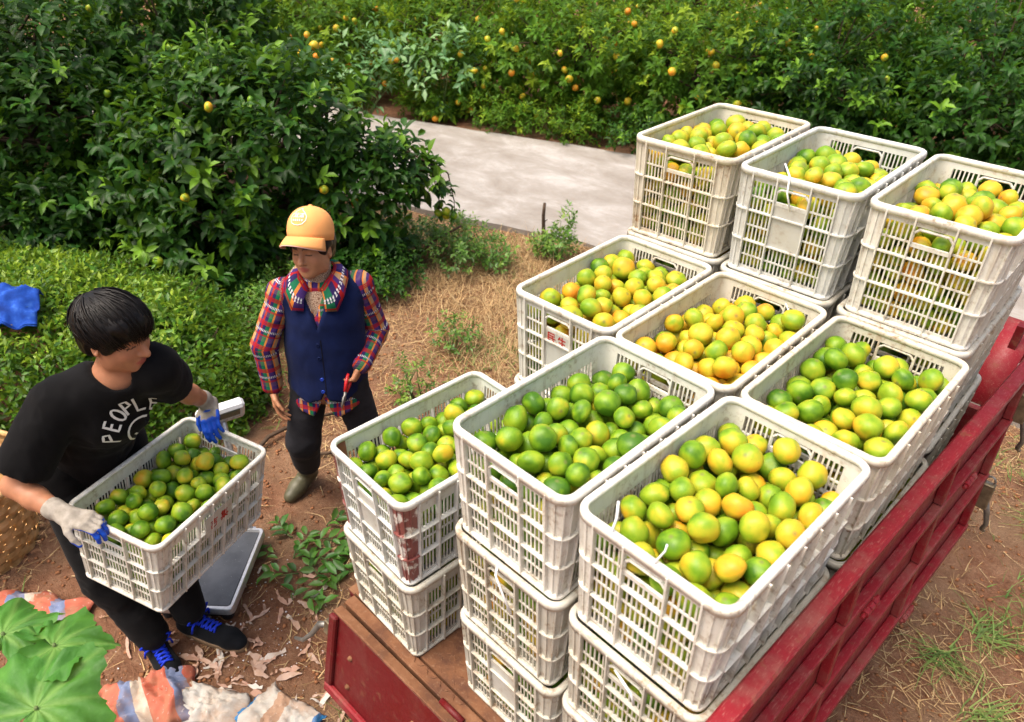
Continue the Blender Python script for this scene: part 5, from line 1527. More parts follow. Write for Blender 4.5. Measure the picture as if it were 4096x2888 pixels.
# vest
S = SDF((-1.30, .26, .66), (-.78, .88, 1.36), .006); fl = (TF2[:, 0], .78)
S.cone(K['pel']+(0, 0, -.09), K['waist'], .188, .166, .05, flat=fl); S.cone(K['waist'], K['chest'], .166, .172, .05, flat=fl); S.cone(K['sR']+(0, 0, .0), K['sL'], .066, .066, .06); S.cone(K['chest'], K['neck']+(0, 0, -.03), .122, .080, .05)
lat = TF2[:, 1]
for q, sg in (('R', -1), ('L', 1)):
    b = K['s'+q]+lat*sg*.026; S.cone(b+(0, 0, .06), b+lat*sg*.2+(0, 0, -.02), .060, .075, .008, 'sub'); S.cone(b+(0, 0, -.0), b+lat*sg*.16+(0, 0, -.10), .062, .076, .008, 'sub');
S.ell(K['neck']+np.array([0, 0, .045]), (.078, .078, .085), None, .008, 'sub')
g = np.meshgrid(*S.ax, indexing='ij'); sx = (g[0]-K['chest'][0])*lat[0]+(g[1]-K['chest'][1])*lat[1]; fx = (g[0]-K['chest'][0])*TF2[0, 0]+(g[1]-K['chest'][1])*TF2[1, 0]
zv = 1.090; vee = np.where((fx > .0) & (g[2] > zv), (g[2]-zv)*.40-np.abs(sx), -1).astype(np.float32); S.F = np.maximum(S.F, vee*.93)
bot = np.where(fx > 0, (.762-.030*np.clip(1-np.abs(np.abs(sx)-.075)/.07, 0, 1)+.035*np.clip(1-np.abs(sx)/.018, 0, 1))-g[2], .762-g[2]).astype(np.float32); S.F = np.maximum(S.F, bot)
S.F = np.maximum(S.F, np.where((fx > .05) & (np.abs(sx-.004) < .003), .004, -1).astype(np.float32)) if False else S.F
V, Q = S.net(2); V = wrinkle(V, Q, .013, 5.5, (1, 1, .6), 15); V = wrinkle(V, Q, .004, 16, (1, 1, .5), 16); VV_, VQ_ = V, Q; part('vest', V, Q, M_VEST, wom)
put_strokes('vest_seam', [[(.010, -.36), (.010, -.045)]], lambda x, y: K['chest']+lat*x+np.array([0, 0, y])+TF2[:, 0]*.1, V, Q, .0035, M_TROUSER, wom, .0012, tuple(-TF2[:, 0]))
bv = BVHTree.FromPolygons([tuple(p) for p in V], [tuple(int(i) for i in f) for f in Q])
for k, z in enumerate((1.03, .965, .86, .80)):
    o = Vector(K['chest']*(1, 1, 0))+Vector(lat)*(-.004)+Vector(TF2[:, 0])*.4; o.z = z; h = bv.ray_cast(o, Vector(-TF2[:, 0]))
    if h[0] is not None:
        mb = MB(); mb.lathe([(0, .002), (.004, .002), (.0065, .0045), (.0085, .003), (.0085, 0)], 14, h[0]-Vector(wom.location), tuple(TF2[:, 0])); mb.build('button', M_BUTTON if k > 1 else M_VEST, wom, True)
# trousers
S = SDF((-1.36, .26, .08), (-.80, .85, .90), .0075)
S.cone(K['pel']+lat*.05, K['pel']-lat*.05, .100, .100, .03)
for q in 'RL': S.cone(K['h'+q], K['k'+q], .086, .074, .04); S.cone(K['k'+q], K['a'+q]*.72+K['k'+q]*.28, .076, .064, .03)
V, Q = S.net(2); V = wrinkle(V, Q, .012, 9, (1, 1, 1.4), 18); part('trousers', V, Q, M_GREYTROUSER, wom)
# rubber boots
for q, d in (('R', nrmz((.30, -.95, -.25))), ('L', nrmz((.6, -.8, 0)))):
    a = K['a'+q]; S = SDF(a-.20, a+.26, .006)
    up = nrmz(K['k'+q]-a); S.cone(a-up*.02, a+up*.17, .046, .056, .02); S.cone(a-up*.05, a-up*.055+d*.10, .043, .043, .03); S.cone(a-up*.055+d*.10, a-up*.06+d*.155, .044, .036, .02)
    S.cone(a+up*.16, a+up*.2, .048, .05, .005, 'sub')
    if q == 'L': S.plane((0, 0, .0), (0, 0, -1))
    V, Q = S.net(1); bt = part('boot', V, Q, M_BOOT, wom)
# hair under the cap
S = SDF(K['head']-.16, K['head']+.16, .005)
def W2(p): return K['head']+HR2 @ (np.array(p)*.96)
S.ell(W2((-.025, 0, .025)), (.100, .086, .090), HR2, .01); S.ell(W2((-.07, 0, -.035)), (.045, .06, .045), HR2, .02)
for y in (-1, 1): S.ell(W2((.020, y*.070, .014)), (.034, .012, .030), HR2, .01)
S.ell(W2((.10, 0, -.05)), (.080, .085, .085), HR2, .01, 'sub')
for y in (-1, 1): S.ell(W2((-.008, y*.09, -.030)), (.028, .022, .040), HR2, .006, 'sub')
V, Q = S.net(1); V = wrinkle(V, Q, .006, 30, (1, 1, .4), 6); part('hair', V, Q, M_HAIR, wom)
# cap
cap = empty('cap', (0, 0, 0), 0, wom); cp = W2((-.012, 0, .070)); CR = HR2 @ np.array(Matrix.Rotation(R(-15), 3, 'Y'))
def Wc(p): return cp+CR @ np.array(p)-np.array(wom.location)
NA, NP_ = 36, 10; vs = []
def dome(az, po):
    a, b, h = .106, .091, .104; s = math.sin(po)**.92
    x = a*s*math.cos(az); y = b*s*math.sin(az); z = h*math.cos(po)**.85 if po < 1.5707 else -.03*(po-1.5707)/.2
    z += (.012*math.cos(az) if po < 1.57 else 0)*math.sin(po)*max(0, math.cos(az))*0
    pan = 1-.012*abs(math.cos(3*az))**10*s; return (x*pan, y*pan, z)
for i in range(NP_+2):
    po = .02+(1.5707-.02)*i/NP_ if i <= NP_ else 1.77
    vs += [tuple(Wc(dome(2*math.pi*k/NA, po))) for k in range(NA)]
fs = [(i*NA+k, i*NA+(k+1) % NA, (i+1)*NA+(k+1) % NA, (i+1)*NA+k) for i in range(NP_+1) for k in range(NA)]
mb = MB(); mb.add(vs, fs); CAPV, CAPF = np.array(vs)+np.array(wom.location), fs
o = mb.build('cap_crown', M_CAP, cap, True); sm = o.modifiers.new('s', 'SOLIDIFY'); sm.thickness = .003; sm.offset = 0
mb = MB(); mb.lathe([(0, .007), (.006, .006), (.010, .002), (.010, -.002)], 14, Wc((0, 0, .104)), tuple(CR[:, 2])); mb.build('cap_button', M_CAP, cap, True)
vs = []; nb_, nr_ = 18, 6
for j in range(nr_+1):
    for k in range(nb_+1):
        az = R(-68+136*k/nb_); t = j/nr_; x0, y0 = .105*math.cos(az), .0905*math.sin(az)
        ext = .068*math.cos(az*1.28)**.7 if abs(az*1.28) < 1.57 else 0
        x = x0+ext*t; y = y0*(1+.10*t); z = -.022-.030*t*t*.6-.30*(y**2)/.10*(.25+.75*t)*.9-.012*t
        vs.append(tuple(Wc((x, y, z+.004))))
fs = [(j*(nb_+1)+k, j*(nb_+1)+k+1, (j+1)*(nb_+1)+k+1, (j+1)*(nb_+1)+k) for j in range(nr_) for k in range(nb_)]
mb = MB(); mb.add(vs, fs); o = mb.build('cap_brim', M_CAP, cap, True); sm = o.modifiers.new('s', 'SOLIDIFY'); sm.thickness = .004
mb = MB(); mb.tube([vs[nr_*(nb_+1)+k] for k in range(nb_+1)], .0028, 6); mb.build('brim_trim', M_CAPTRIM, cap, True)
for az in (R(30), R(90), R(150), R(-30), R(-90), R(-150)):
    mb = MB(); mb.tube([Wc(tuple(np.array(dome(az, p_))*1.004)) for p_ in np.linspace(.1, 1.56, 10)], .0011, 5); mb.build('cap_seam', M_CAP, cap, True)
XU = [[(.05, .9), (.14, .8)], [(.0, .62), (.1, .54)], [(.02, .0), (.15, .34)], [(.45, 1.0), (.24, .66)], [(.45, 1.0), (.62, .7)], [(.3, .62), (.58, .62)], [(.44, .62), (.44, .0)], [(.32, .4), (.26, .15)], [(.54, .4), (.62, .18)], [(.68, .9), (1.0, .9), (.66, .02)], [(.7, .62), (1.0, .0)]]
PU = [[(.06, .9), (.16, .8)], [(.0, .62), (.1, .54)], [(.02, .0), (.16, .34)], [(.28, .82), (1.0, .82)], [(.64, 1.0), (.64, 0)], [(.36, .0), (.36, .6), (.92, .6), (.92, .02)], [(.36, .4), (.92, .4)], [(.36, .22), (.92, .22)], [(.8, .98), (.9, .9)]]
SM = [[(0, .5), (1, .5)], [(.5, 1), (.5, 0)], [(.1, .95), (.9, .95)], [(.1, .05), (.9, .05)], [(.15, .9), (.15, .1)], [(.85, .9), (.85, .1)]]
LG = []
for chs, x0 in ((XU, -.019), (PU, .001)):
    for st in chs: LG.append([(x0+x*.018, .004+y*.020) for x, y in st])
for k in range(5):
    for st in SM[:4]: LG.append([(-.019+k*.0079+x*.006, -.007+y*.006) for x, y in st])
OUT = [[(.0, .047), (-.010, .034), (-.024, .018), (-.028, .002), (-.022, -.013), (-.010, -.020), (.004, -.021), (.018, -.016), (.027, -.003), (.027, .012), (.018, .026), (.006, .036), (.0, .047)]]
AXf = CR @ nrmz((.86, 0, .5)); AXu = CR @ nrmz((-.5, 0, .86)); AXl = CR[:, 1]
plc = lambda x, y: cp+CR @ np.array([.075, .0, .042])+AXl*(x*1.15)+AXu*(y*1.15)
put_strokes('cap_logo', LG, plc, CAPV, np.array([f for f in CAPF]), .0020, M_WHITE, cap, .0042, tuple(-AXf)); put_strokes('cap_logo_outline', OUT, plc, CAPV, np.array(CAPF), .0026, M_WHITE, cap, .0042, tuple(-AXf))
for o in [c for c in cap.children if c.name.startswith('cap_logo')]: o.data.transform(Matrix.Translation(Vector(cap.location)-Vector(wom.location))) if False else None
for nm_ in ('cap_logo', 'cap_logo_outline'):
    for o in [c for c in cap.children if c.name.split('.')[0] == nm_]: o.data.transform(Matrix.Translation(-Vector(wom.location)))
# pruning shears in her left hand
ps = empty('pruning_shears', tuple(K['wL']+np.array([.012, -.100, -.085])))
tag(ps, 'small pruning shears with red grips in the left hand of the capped person', 'shears')
dv = nrmz((.28, -.52, -.60)); sv = nrmz(np.cross(dv, (.5, .3, .2)))
M_GRIP = simple('red_grip', (.50, .012, .015), .4, .5, var=.1)
for sg in (-1, 1):
    mb = MB(); mb.tube([tuple(-dv*.07+sv*sg*.016), tuple(-dv*.03+sv*sg*.013), tuple(dv*.01+sv*sg*.006)], [.007, .0085, .007], 8); mb.build('grip', M_GRIP, ps, True)
    mb = MB(); mb.tube([tuple(dv*.01+sv*sg*.004), tuple(dv*.04-sv*sg*.004), tuple(dv*.085-sv*sg*.001)], [.006, .007, .0018], 6); mb.build('blade', M_STEEL, ps, True)
# ================================================================== things on the ground
# ------------------------------------------------------------------ platform scale
M_ALU = simple('brushed_aluminium', (.62, .62, .62), .35, .6, .8, var=.12, scale=60)
def plate_mat():
    t = NT('scuffed_scale_plate'); p = t.n('ShaderNodeNewGeometry').outputs['Position']
    a = t.noise(p, 9, 4); s = t.noise(t.vmul(p, (22, 60, 22)), 3, 5, .7, .8)
    c = t.ramp(a, [(.3, (.060, .066, .075)), (.7, (.115, .122, .135))])
    c = t.mix(t.math('MULTIPLY', t.ramp(s, [(.66, 0), (.69, 1)]), .7), c, (.55, .54, .50))
    t.set(c, .35, .5, .3); return t.m
M_SCALE = plate_mat(); M_DARK = simple('dark_plastic', (.02, .02, .022), .5, .4, var=.2)
e1 = np.array([-.29, .31]); e1 /= np.linalg.norm(e1); e2 = np.array([-e1[1], e1[0]])        # right edge, then towards the left
e2 = np.array([-.73, -.68]); e2 /= np.linalg.norm(e2)
cs = np.array([-.745, -.235])+e1*.225+e2*.17
sc_ = empty('platform_scale', (cs[0], cs[1], 0), math.atan2(e1[1], e1[0]))
tag(sc_, 'platform scale with dark scuffed plate and silver rim, on the soil behind the man', 'scale')
mb = MB(); mb.box((0, 0, .086), (.43, .32, .012), bev=.004); mb.build('plate', M_SCALE, sc_)
mb = MB()
lp = lambda hx, hy, r: [(x, y) for x, y in rr_loop(hx, hy, r, 4)]
A_, B_ = lp(.235, .180, .025), lp(.214, .159, .012); n = len(A_)
vs = [(x, y, .060) for x, y in A_]+[(x, y, .092) for x, y in A_]+[(x, y, .097) for x, y in lp(.231, .176, .022)]+[(x, y, .097) for x, y in lp(.219, .164, .014)]+[(x, y, .088) for x, y in B_]
mb.add(vs, [(i*n+k, i*n+(k+1) % n, (i+1)*n+(k+1) % n, (i+1)*n+k) for i in range(4) for k in range(n)]); smooth_by_angle(mb.build('rim', M_ALU, sc_), 40)
mb = MB(); mb.box((0, 0, .052), (.45, .34, .040), bev=.008); mb.build('base_frame', M_DARK, sc_)
for x in (-.19, .19):
    for y in (-.13, .13):
        mb = MB(); mb.lathe([(.026, 0), (.026, .018), (.014, .022), (.014, .034)], 12, (x, y, 0)); mb.build('foot', M_DARK, sc_)
mb = MB(); mb.tube([(.262, -.09, .045), (.262, -.09, .72)], .016, 12); mb.build('post', M_ALU, sc_, True)
mb = MB(); mb.box((.240, -.09, .05), (.06, .06, .03)); mb.build('post_bracket', M_ALU, sc_)
dsp = empty('display', (.262, -.09, .765), 0, sc_); dsp.rotation_euler = (0, R(-30), R(35))
mb = MB(); mb.box((0, 0, 0), (.05, .20, .12), bev=.012); mb.build('display_case', simple('white_case', (.72, .74, .76), .4, .4, var=.05), dsp)
mb = MB(); mb.box((-.0262, 0, .018), (.003, .15, .05)); mb.build('display_window', simple('lcd', (.05, .07, .06), .2, .5), dsp)
for k in range(6):
    mb = MB(); mb.box((-.0262, -.07+k*.028, -.034), (.004, .018, .016), bev=.002); mb.build('key', M_ALU, dsp)
# ------------------------------------------------------------------ bamboo basket
def bamboo():
    t = NT('bamboo'); p = t.n('ShaderNodeNewGeometry').outputs['Position']; r_ = t.n('ShaderNodeObjectInfo').outputs['Random']
    a = t.noise(p, 20, 4); c = t.ramp(a, [(.3, (.36, .20, .07)), (.55, (.58, .36, .15)), (.75, (.70, .48, .24))])
    t.set(c, .6, .35); t.bump(t.noise(t.vmul(p, (8, 8, 80)), 10, 3), .3, .003); return t.m
M_BAMBOO = bamboo()
bk = empty('bamboo_basket', (-1.99, -.90, 0)); tag(bk, 'round woven bamboo basket standing at the left picture edge', 'basket')
NB, NRW = 30, 13
for k in range(NB):                       # upright stakes
    a = 2*math.pi*k/NB; mb = MB(); pts = []
    for j in range(9):
        z = .44*j/8; r = .26+.085*(j/8)**.8+.005*(1 if (j+k) % 2 else -1); pts.append((r*math.cos(a), r*math.sin(a), z))
    vs = []; t_ = Vector((-math.sin(a), math.cos(a), 0))*.020
    for p in pts:
        o_ = Vector((math.cos(a), math.sin(a), 0))*.0015; vs += [Vector(p)-t_, Vector(p)+t_, Vector(p)-t_-o_, Vector(p)+t_-o_]
    mb.add(vs, [(4*i, 4*i+1, 4*i+5, 4*i+4) for i in range(8)]+[(4*i+2, 4*i+6, 4*i+7, 4*i+3) for i in range(8)]); mb.build('stake', M_BAMBOO, bk, True)
for j in range(NRW):
    z = .012+.42*j/(NRW-1); r0 = .26+.085*(z/.44)**.8; mb = MB(); vs = []; n = 96
    for k in range(n):
        a = 2*math.pi*k/n; r = r0+.0075*math.cos(a*NB/2+math.pi*j)
        for dz, dr in ((-.0150, 0), (.0150, 0)): vs.append((r*math.cos(a), r*math.sin(a), z+dz))
    mb.add(vs, [(2*k, 2*((k+1) % n), 2*((k+1) % n)+1, 2*k+1) for k in range(n)]); mb.build('weaver', M_BAMBOO, bk, True)
mb = MB(); mb.lathe([(.333, .425), (.352, .425), (.356, .440), (.350, .455), (.335, .455)], 48, closed=True); mb.build('rim', M_BAMBOO, bk, True)
mb = MB(); mb.lathe([(0, .012), (.262, .012)], 40); mb.build('bottom', M_BAMBOO, bk)
# ------------------------------------------------------------------ squash vine in the near corner
def squash_mat():
    t = NT('squash_leaf'); p = t.attr('lp', 'Vector'); v = t.attr('vein'); a = t.noise(p, 9, 5, .6); b = t.noise(p, 45, 4, .6)
    c = t.ramp(a, [(.3, (.030, .120, .016)), (.55, (.055, .190, .022)), (.75, (.095, .26, .035))])
    c = t.mix(t.math('MULTIPLY', t.ramp(b, [(.55, 0), (.8, 1)]), .35), c, (.16, .34, .12))
    c = t.mix(t.math('MULTIPLY', v, .6), c, (.22, .38, .09))
    t.set(c, .55, .35, trans=.25, transcol=(.25, .5, .05)); t.bump(t.math('ADD', b, t.math('MULTIPLY', v, .8)), .5, .006); return t.m
M_SQUASH = squash_mat()
sq = empty('squash_vine', (-.30, -1.08, 0)); tag(sq, 'squash vine with broad lobed green leaves in the lower left corner', 'plant')
def squash_leaf(c, size, heading, tilt, seed):
    """heading: way the leaf tip points (radians), tilt: (pitch, roll)"""
    rg = np.random.default_rng(seed); na, nr = 96, 14; V = [(0, 0, 0)]; vein = [1.0]; ph = rg.uniform(0, 6)
    va = [R(x) for x in (0, 42, -42, 88, -88, 135, -135)]
    for i in range(1, nr+1):
        t = .02+.98*(i-1)/(nr-1)
        for k in range(na):
            a = -math.pi+2*math.pi*k/na
            lob = 1+.17*math.cos(5*a)*(.4+.6*abs(math.cos(a/2)))+.035*math.cos(26*a+ph)+.02*math.cos(41*a)
            lob *= (.62+.38*math.cos(a/2)**.5) if abs(a) < math.pi-.001 else .60
            if abs(a) > 2.75: lob *= 1-.75*((abs(a)-2.75)/.39)
            r = t*lob*size
            dv = min(abs((a-q+math.pi) % (2*math.pi)-math.pi) for q in va); ridge = max(0, 1-dv*r/(.012*(1.2-t)+.003))
            z = -.30*r*r/size*(.6+.6*math.cos(2*a+ph))*.6+.10*size*math.sin(3*a+ph)*t*t+.05*size*math.sin(9*a+ph*2)*t**3+.03*size*math.sin(17*a)*t**4-.012*math.exp(-(dv*r/.02)**2)*(1-t)+.012*math.sin(a*14+r*60)*t*.4
            V.append((r*math.cos(a), r*math.sin(a), z)); vein.append(ridge*(1-.4*t))
    V = np.array(V); F = []
    for i in range(1, nr):
        for k in range(na):
            a0 = 1+(i-1)*na+k; a1 = 1+(i-1)*na+(k+1) % na; F.append((a0, a0+na, a1+na, a1))
    F = np.array(F); 
    mt = (Matrix.Rotation(heading, 3, 'Z') @ Matrix.Rotation(tilt[0], 3, 'Y') @ Matrix.Rotation(tilt[1], 3, 'X'))
    W_ = V @ np.array(mt).T+np.array(c)-np.array(sq.location)
    F2 = np.array([(0, 1+k, 1+(k+1) % na, 1+(k+1) % na) for k in range(na)])
    me = np_mesh('leaf', W_, F, True, {'lp': V+seed, 'vein': vein}); o = link('leaf', me, M_SQUASH, sq)
    b = Vector(c)-Vector(sq.location); mb = MB(); mb.tube([b+Vector((0, 0, -.004)), b*.75+Vector((0, 0, b.z*.08-.05)), b*.35+Vector((0, 0, -.05)), Vector((0, 0, -.02))], [.005, .006, .007, .009], 7); mb.build('petiole', M_TWIG, sq, True)
squash_leaf((-.345, -.935, 1.000), .130, R(150), (R(6), R(4)), 3)
squash_leaf((-.195, -.850, 1.015), .132, R(60), (R(8), R(-10)), 5)
squash_leaf((-.025, -.945, 1.030), .165, R(110), (R(2), R(8)), 8)
squash_leaf((-.170, -1.060, .960), .150, R(200), (R(10), R(5)), 11)
squash_leaf((-.400, -.930, .90), .085, R(140), (R(14), R(5)), 13)
mb = MB(); mb.tube([(.0, 0, .0), (.05, .03, .3), (.12, .06, .62), (.18, .1, .85)], [.012, .011, .009, .006], 8); mb.build('vine_stem', M_TWIG, sq, True)
# ------------------------------------------------------------------ torn woven sacks and plastic
def sack_mat(name, stripes):
    t = NT(name); p = t.attr('lp', 'Vector'); s = t.sep(p); q = t.math('FRACT', t.math('MULTIPLY', t.math('ADD', s[0], t.math('MULTIPLY', s[1], .25)), 3.1))
    c = t.ramp(q, stripes, 'CONSTANT'); d = t.noise(p, 11, 5, .65); w_ = t.noise(t.vmul(p, (260, 260, 1)), 1, 1)
    c = t.mix(t.math('MULTIPLY', t.ramp(d, [(.42, 0), (.66, 1)]), .62), c, (.36, .20, .11))
    c = t.mix(t.math('MULTIPLY', t.ramp(t.noise(p, 70, 3), [(.62, 0), (.72, 1)]), .5), c, (.60, .55, .50))
    t.set(c, .7, .3, trans=.1); t.bump(w_, .3, .002); return t.m
M_SACK = sack_mat('striped_sack', [(0, (.50, .12, .075)), (.30, (.16, .20, .33)), (.48, (.50, .12, .075)), (.72, (.16, .20, .33)), (.86, (.52, .44, .36))])
M_SACKW = sack_mat('white_sack', [(0, (.50, .47, .42)), (.55, (.38, .28, .21)), (.7, (.52, .50, .46))])
M_SACKB = sack_mat('blue_white_sack', [(0, (.48, .46, .42)), (.35, (.03, .18, .40)), (.55, (.48, .45, .40)), (.8, (.38, .24, .16))])
M_PINKP = sack_mat('pink_plastic', [(0, (.50, .30, .22)), (.3, (.60, .56, .50)), (.6, (.52, .36, .28))])
def sack(name, c, sx, sy, rot, h, mat, label, cat, seed, group=None, bulge=1.0):
    nx_, ny_ = 30, 20; rg = np.random.default_rng(seed)
    u, v = np.meshgrid(np.linspace(-1, 1, nx_), np.linspace(-1, 1, ny_), indexing='ij'); u, v = u.ravel(), v.ravel()
    P3 = np.stack([u*sx, v*sy, np.full_like(u, seed*1.7)], 1)
    ed = np.clip((1-np.maximum(np.abs(u), np.abs(v)))*3.2, 0, 1)
    edge = 1+.40*(fbm(P3, 9, 3, seed)-.5)*2
    x, y = u*sx*edge, v*sy*(1+.40*(fbm(P3, 9, 3, seed+9)-.5)*2)
    fold = 1-np.abs(fbm(P3, 4.5, 3, seed+4)-.5)*4
    z = .014+h*bulge*ed**.8*(.25+.9*fbm(P3, 3.2, 3, seed+2))*.35+np.clip(fold, 0, 1)*.030*(.3+.7*ed)+.042*np.clip(1-np.abs(fbm(P3, 13, 2, seed+6)-.5)*4, 0, 1)*(.3+.7*ed)*min(1, h*14)+rg.normal(0, .0075, len(u))*(.4+.6*ed)
    cr, sr = math.cos(rot), math.sin(rot); X = x*cr-y*sr; Y = x*sr+y*cr
    gz = ground_h(X+c[0], Y+c[1])
    ii = (np.arange(nx_-1)[:, None]*ny_+np.arange(ny_-1)[None, :]).ravel(); F = np.stack([ii, ii+ny_, ii+ny_+1, ii+1], 1)
    o = link(name, np_mesh(name, np.stack([X, Y, z+gz], 1), F, False, {'lp': np.stack([u*sx, v*sy, z], 1)}), mat); o.location = (c[0], c[1], 0)
    sm = o.modifiers.new('s', 'SOLIDIFY'); sm.thickness = .003
    tag(o, label, cat, group); return o
sack('woven_sack', (-1.36, -.86), .20, .13, R(40), .05, M_SACK, 'red and blue striped woven sack lying at the lower left behind the squash leaves', 'sack', 1)
sack('woven_sack', (-.63, -.66), .17, .13, R(65), .10, M_SACK, 'crumpled red and blue striped sack beside the squash leaves, below the man', 'sack', 2, bulge=1.2)
sack('plastic_sheet', (-.46, -.50), .15, .08, R(30), .03, M_SACKW, 'torn white plastic sheet on the soil next to the crumpled striped sack', 'sheet', 3)
sack('plastic_sheet', (-.20, -.33), .15, .10, R(10), .03, M_SACKB, 'torn white and blue plastic sheet at the bottom edge below the tailgate', 'sheet', 4)
# torn scraps trodden into the soil round the feet
rg = np.random.default_rng(71); VS, FS, LP = [], [], []; nn = 0
for k in range(150):
    cx_, cy_ = rg.normal(-.48, .24), rg.normal(-.36, .22); L_ = rg.uniform(.02, .12); W_ = L_*rg.uniform(.12, .5); a = rg.uniform(0, 6.28); m = 7; pts = []
    for q in range(m):
        t_ = q/(m-1); wv = W_*(.35+.65*rg.random())*(1-.5*abs(t_-.5)*2); bx, by = (t_-.5)*L_, .3*L_*math.sin(2.5*t_+k)*.4
        for sg in (-1, 1):
            x_, y_ = bx, by+sg*wv/2; pts.append((cx_+x_*math.cos(a)-y_*math.sin(a), cy_+x_*math.sin(a)+y_*math.cos(a), .006+.018*rg.random()**2))
    pts = np.array(pts); pts[:, 2] += ground_h(pts[:, 0], pts[:, 1]); VS.append(pts); FS += [(nn+2*q, nn+2*q+1, nn+2*q+3, nn+2*q+2) for q in range(m-1)]; nn += 2*m; LP.append(pts+rg.uniform(0, 9))
tag(link('plastic_scraps', np_mesh('plastic_scraps', np.concatenate(VS), np.array(FS), False, {'lp': np.concatenate(LP)}), M_PINKP), 'torn pale plastic scraps trodden into the soil round the shoes', 'litter', kind='stuff')
# ------------------------------------------------------------------ denim jacket on the hedge
t = NT('blue_denim'); p = t.n('ShaderNodeNewGeometry').outputs['Position']; a = t.noise(p, 18, 5); 
t.set(t.ramp(a, [(.3, (.006, .030, .19)), (.55, (.012, .065, .36)), (.75, (.05, .15, .50))]), .85, .2); t.bump(t.noise(p, 500, 2), .4, .003); M_DENIM = t.m
jn = empty('denim_jacket', (-2.86, -.35, .60)); tag(jn, 'bright blue denim jacket thrown over the tea hedge at the left edge', 'jacket')
nx_, ny_ = 40, 26; u, v = np.meshgrid(np.linspace(-1, 1, nx_), np.linspace(-1, 1, ny_), indexing='ij'); u, v = u.ravel(), v.ravel()
X = u*.25; Y = v*.13*(1+.15*np.sin(u*4)); P3 = np.stack([X, Y, 0*X], 1); rot = R(58); xr = X*math.cos(rot)-Y*math.sin(rot); yr = X*math.sin(rot)+Y*math.cos(rot)
xr = xr-.09
hz = hedge_h(np.stack([xr-2.86, yr-.35], 1)); Z = np.maximum(hz, .45)-.60+.035+.045*np.clip(1-np.abs(fbm(P3, 7, 3, 6)-.5)*5, 0, 1)+.03*(fbm(P3, 11, 2, 8)-.5)
ii = (np.arange(nx_-1)[:, None]*ny_+np.arange(ny_-1)[None, :]).ravel()
o = link('body', np_mesh('body', np.stack([xr, yr, Z], 1), np.stack([ii, ii+ny_, ii+ny_+1, ii+1], 1), True), M_DENIM, jn); o.modifiers.new('s', 'SOLIDIFY').thickness = .006
for k in (6, 14, 22, 30):
    i = k*ny_+2; mb = MB(); mb.lathe([(0, .003), (.006, .003), (.008, 0)], 10, (xr[i], yr[i], Z[i]+.005)); mb.build('stud', M_LATCH, jn, True)
mb = MB(); mb.tube([(xr[k*ny_+1], yr[k*ny_+1], Z[k*ny_+1]+.003) for k in range(nx_)], .005, 6); mb.build('hem', M_DENIM, jn, True)
# ------------------------------------------------------------------ stake, shrub, brambles
st_ = empty('wooden_stake', (-2.44, 3.60, 0)); tag(st_, 'thin rough wooden stake standing at the near road edge', 'stake')
mb = MB(); mb.tube([(0, 0, -.05), (.006, .004, .12), (.0, .0, .25), (.008, .0, .37)], [.017, .016, .015, .013], 9); mb.build('pole', M_BARK, st_, True)
mb = MB(); mb.tube([(.01, 0, .20), (.04, .01, .23)], [.006, .003], 6); mb.build('twig_stub', M_BARK, st_, True)
def shrub(name, base, lobes, n, label, mat, seed, L=.05, nl=6, cat='shrub', young=.4, stems=8, group=None):
    rg = np.random.default_rng(seed); t = empty(name, base); tag(t, label, cat, group)
    P, U, f = crown_points([(np.array(c, float), np.array(r, float)) for c, r in lobes], n, rg, .3)
    link('foliage', leaf_mesh('foliage', *shoots(P, U*.6+np.array([0, 0, .7])+rg.normal(0, .4, P.shape), rg, nl, L, L*1.3, young), hi=False), mat, t)
    mb = MB()
    for k in range(stems):
        q = P[int(rg.integers(0, len(P)))]; mb.tube([(rg.normal(0, .03), rg.normal(0, .03), -.02), tuple(q*.5+rg.normal(0, .02, 3)), tuple(q)], [.006, .004, .002], 5)
    mb.build('stem', M_TWIG, t, True); return t
shrub('sapling', (-2.13, 3.42, 0), [((0, 0, .14), (.14, .14, .14)), ((.06, .05, .30), (.07, .07, .16)), ((-.10, -.04, .12), (.10, .10, .10))], 130, 'small pale green sapling beside the stake at the road edge', M_WEED, 101, .055)
shrub('bramble', (-2.62, 2.78, 0), [((0, 0, .16), (.34, .30, .20)), ((-.2, .1, .2), (.2, .2, .16)), ((.22, .12, .12), (.2, .2, .15))], 420, 'low mound of green creepers and dry grass at the road edge', M_WEED, 102, .05, young=.2)
shrub('weed', (-1.72, 1.92, 0), [((0, 0, .10), (.16, .16, .12))], 70, 'small weed in the dry grass right of the capped person', M_WEED, 103, .04)
shrub('weed', (-1.42, 1.30, 0), [((0, 0, .14), (.12, .12, .18))], 60, 'tall pale weed beside the left arm of the capped person', M_WEED, 104, .04)
for k, (x, y, r) in enumerate(((-8.8, 4.35, .35), (-7.2, 4.85, .4), (-6.0, 5.25, .35), (-5.0, 5.65, .45), (-4.2, 5.95, .4), (-3.4, 6.25, .5), (-2.4, 6.65, .45), (-1.4, 7.05, .5), (-.4, 7.35, .45))):
    shrub('roadside_shrub', (x, y, 0), [((0, 0, .22), (r, r*.8, .26)), ((r*.5, .1, .15), (r*.6, r*.6, .2))], 230, 'low green shrub under the orchard trees at the far road edge, number %d from the left' % (k+1) if False else 'low green shrub at the far road edge, %s from the left' % ('first', 'second', 'third', 'fourth', 'fifth', 'sixth', 'seventh', 'eighth', 'last')[k], M_CITRUS_LT if k < 5 else M_CITRUS, 110+k, .075, 7, young=.2, group='shrubs along the far road edge')
UG = [(-4.15, .98, .42), (-3.45, 1.02, .34), (-2.95, 1.45, .32), (-2.75, 2.05, .34), (-3.1, 2.55, .3), (-4.9, 1.15, .45), (-2.75, 1.12, .22)]
